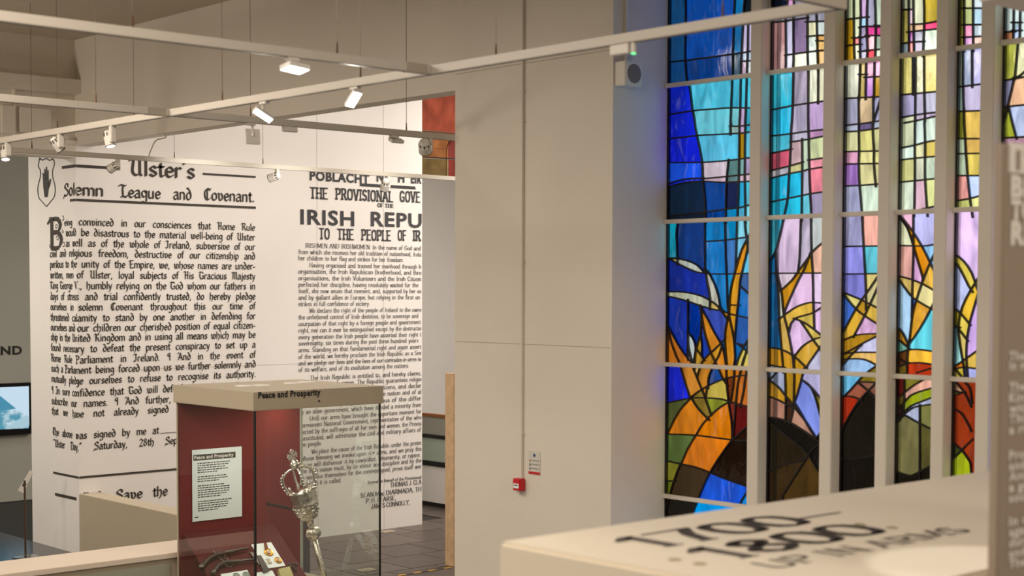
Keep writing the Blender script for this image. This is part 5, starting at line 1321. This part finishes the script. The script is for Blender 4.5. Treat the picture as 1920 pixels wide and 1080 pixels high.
for px, py, lb in ((726, 997, 'small pale floor socket plate next to the lettered wall'), (687, 1069, 'pale floor socket plate on the tiles seen through the glass case')):
    p = on(px, py, 2, 0); t = thing('floor_socket', lb, 'floor socket', (p.x, p.y, 0))
    cbox('plate', (p.x-.09, p.y-.07, .0005), (p.x+.09, p.y+.07, .006), mat('socket_plate', 'b8aa94', .4, .3), t, .001); cbox('flap', (p.x-.06, p.y-.04, .006), (p.x+.06, p.y+.04, .009), mat('socket_flap', 'a4967f', .4, .3), t, .001)

# ------------------------------------------------------------------ far left room
YF = 19.95
tv = thing('television', 'wall mounted flat television showing a pale blue picture', 'television', (on(20, 765, 1, YF-.08).x, YF, on(20, 765, 1, YF-.08).z))
a, b = on(-75, 722, 1, YF-.08), on(59.5, 813, 1, YF-.08)
cbox('bezel', (a.x, YF-.08, b.z), (b.x+.02, YF-.02, on(59, 717, 1, YF-.08).z), mat('gloss_black', '0a0c0e', .2), tv, .004)
sc0, sc1 = on(-70, 805, 1, YF-.083), on(54, 724, 1, YF-.083)
def screen_mat():
    m = bpy.data.materials.new('screen_picture'); m.use_nodes = True; nt = m.node_tree; nt.nodes.clear(); N = nt.nodes.new; L = nt.links.new
    out = N('ShaderNodeOutputMaterial'); em_ = N('ShaderNodeEmission'); tc = N('ShaderNodeTexCoord'); n = N('ShaderNodeTexNoise'); n.inputs['Scale'].default_value = 9; n.inputs['Detail'].default_value = 5
    L(tc.outputs['Object'], n.inputs['Vector']); r = N('ShaderNodeValToRGB'); L(n.outputs['Fac'], r.inputs[0]); L(r.outputs[0], em_.inputs[0]); em_.inputs[1].default_value = .9
    e = r.color_ramp.elements; e[0].position = .42; e[0].color = hexc('5a9cb4'); e[1].position = .6; e[1].color = hexc('c8e0ea'); L(em_.outputs[0], out.inputs[0]); return m
ys = YF-.083
cbox('screen', (sc0.x, ys, sc0.z), (sc1.x, ys+.002, sc1.z), mat('screen_sky', '000000', .3, emit='c4dcec', estr=.95), tv)
def sp(x, y, d=.0): p = on(x, y, 1, ys-.001-d); return p
for nm, pts, mm in (('picture_ground', [(-70, 783), (54, 779), (54, 803), (-70, 808)], screen_mat()), ('picture_roof', [(-70, 720), (-10, 734), (30, 766), (0, 772), (-70, 770)], mat('screen_roof', '000000', .3, emit='4d9ab8', estr=.8)), ('picture_people', [(-70, 772), (30, 768), (44, 776), (36, 784), (-70, 790)], bpy.data.materials['screen_picture']), ('picture_path', [(10, 803), (40, 783), (54, 782), (54, 801)], mat('screen_path', '000000', .3, emit='a9cbd8', estr=.9))):
    bm = bmesh.new(); quad_prism(bm, [sp(*q, .001 if nm != 'picture_ground' else 0) for q in pts], (0, .001, 0)); child(nm, bm, mm, tv)
p0, p1 = on(-60, 667, 1, YF-.003), on(41.5, 664, 1, YF-.003)
nm_o = sans_fit('wall_lettering', 'IRELAND', on(-73, 664, 1, YF-.003).x, p1.x, p1.z, .115, lambda u, z: (u, YF-.003, z), M_BLACK, bpy.data.objects['wall_far_left'], .04)
st = thing('label_stand', 'slim metal stand with a tilted white label near the column', 'sign stand', (6.78, 14.98, FL))
bp_ = on(48, 1045, 2, FL); st.location = (bp_.x, bp_.y, FL)
bm = bmesh.new(); lathe(bm, [(0, .13), (.012, .13), (.018, .03), (.02, .02)], (bp_.x, bp_.y, FL), (0, 0, 1), 28); child('foot', bm, mat('polished_steel', 'a8a8a8', .15, 1), st)
tp = Vector((bp_.x, bp_.y, on(52, 900, 1, bp_.y).z)); bm = bmesh.new(); tube(bm, [(bp_.x, bp_.y, FL+.01), tp], .011, 10); child('pole', bm, mat('bronze_pole', '6a5648', .35, .7), st)
q = [onp(x, y, tp, FW) for x, y in ((33.5, 919), (43.5, 925), (60.5, 888), (56, 881))]; bm = bmesh.new(); quad_prism(bm, q, FW*.02); child('label_holder', bm, mat('label_white', 'd2cbc0', .5), st)
q = [onp(x, y, tp, FW)-FW*.003 for x, y in ((41, 911), (47, 914), (50, 907), (44.5, 904))]; bm = bmesh.new(); quad_prism(bm, q, FW*.002); child('label_print', bm, M_DGREY, st)
# repeats of one kind share a group
GROUPS = {'panel_spotlight': 'panel lamps on the lighting tracks', 'track_spotlight': 'can spotlights on the lighting tracks', 'lighting_track': 'suspended lighting tracks',
          'medal': 'medals and coins in the glass case', 'card': 'mount cards in the glass case', 'flintlock_pistol': 'pistols in the glass case',
          'track_coupler': 'couplers joining the tracks', 'floor_socket': 'floor sockets on the tiles'}
for o in bpy.data.objects:
    g = GROUPS.get(o.name.split('.')[0])
    if g and o.parent is None: o['group'] = g
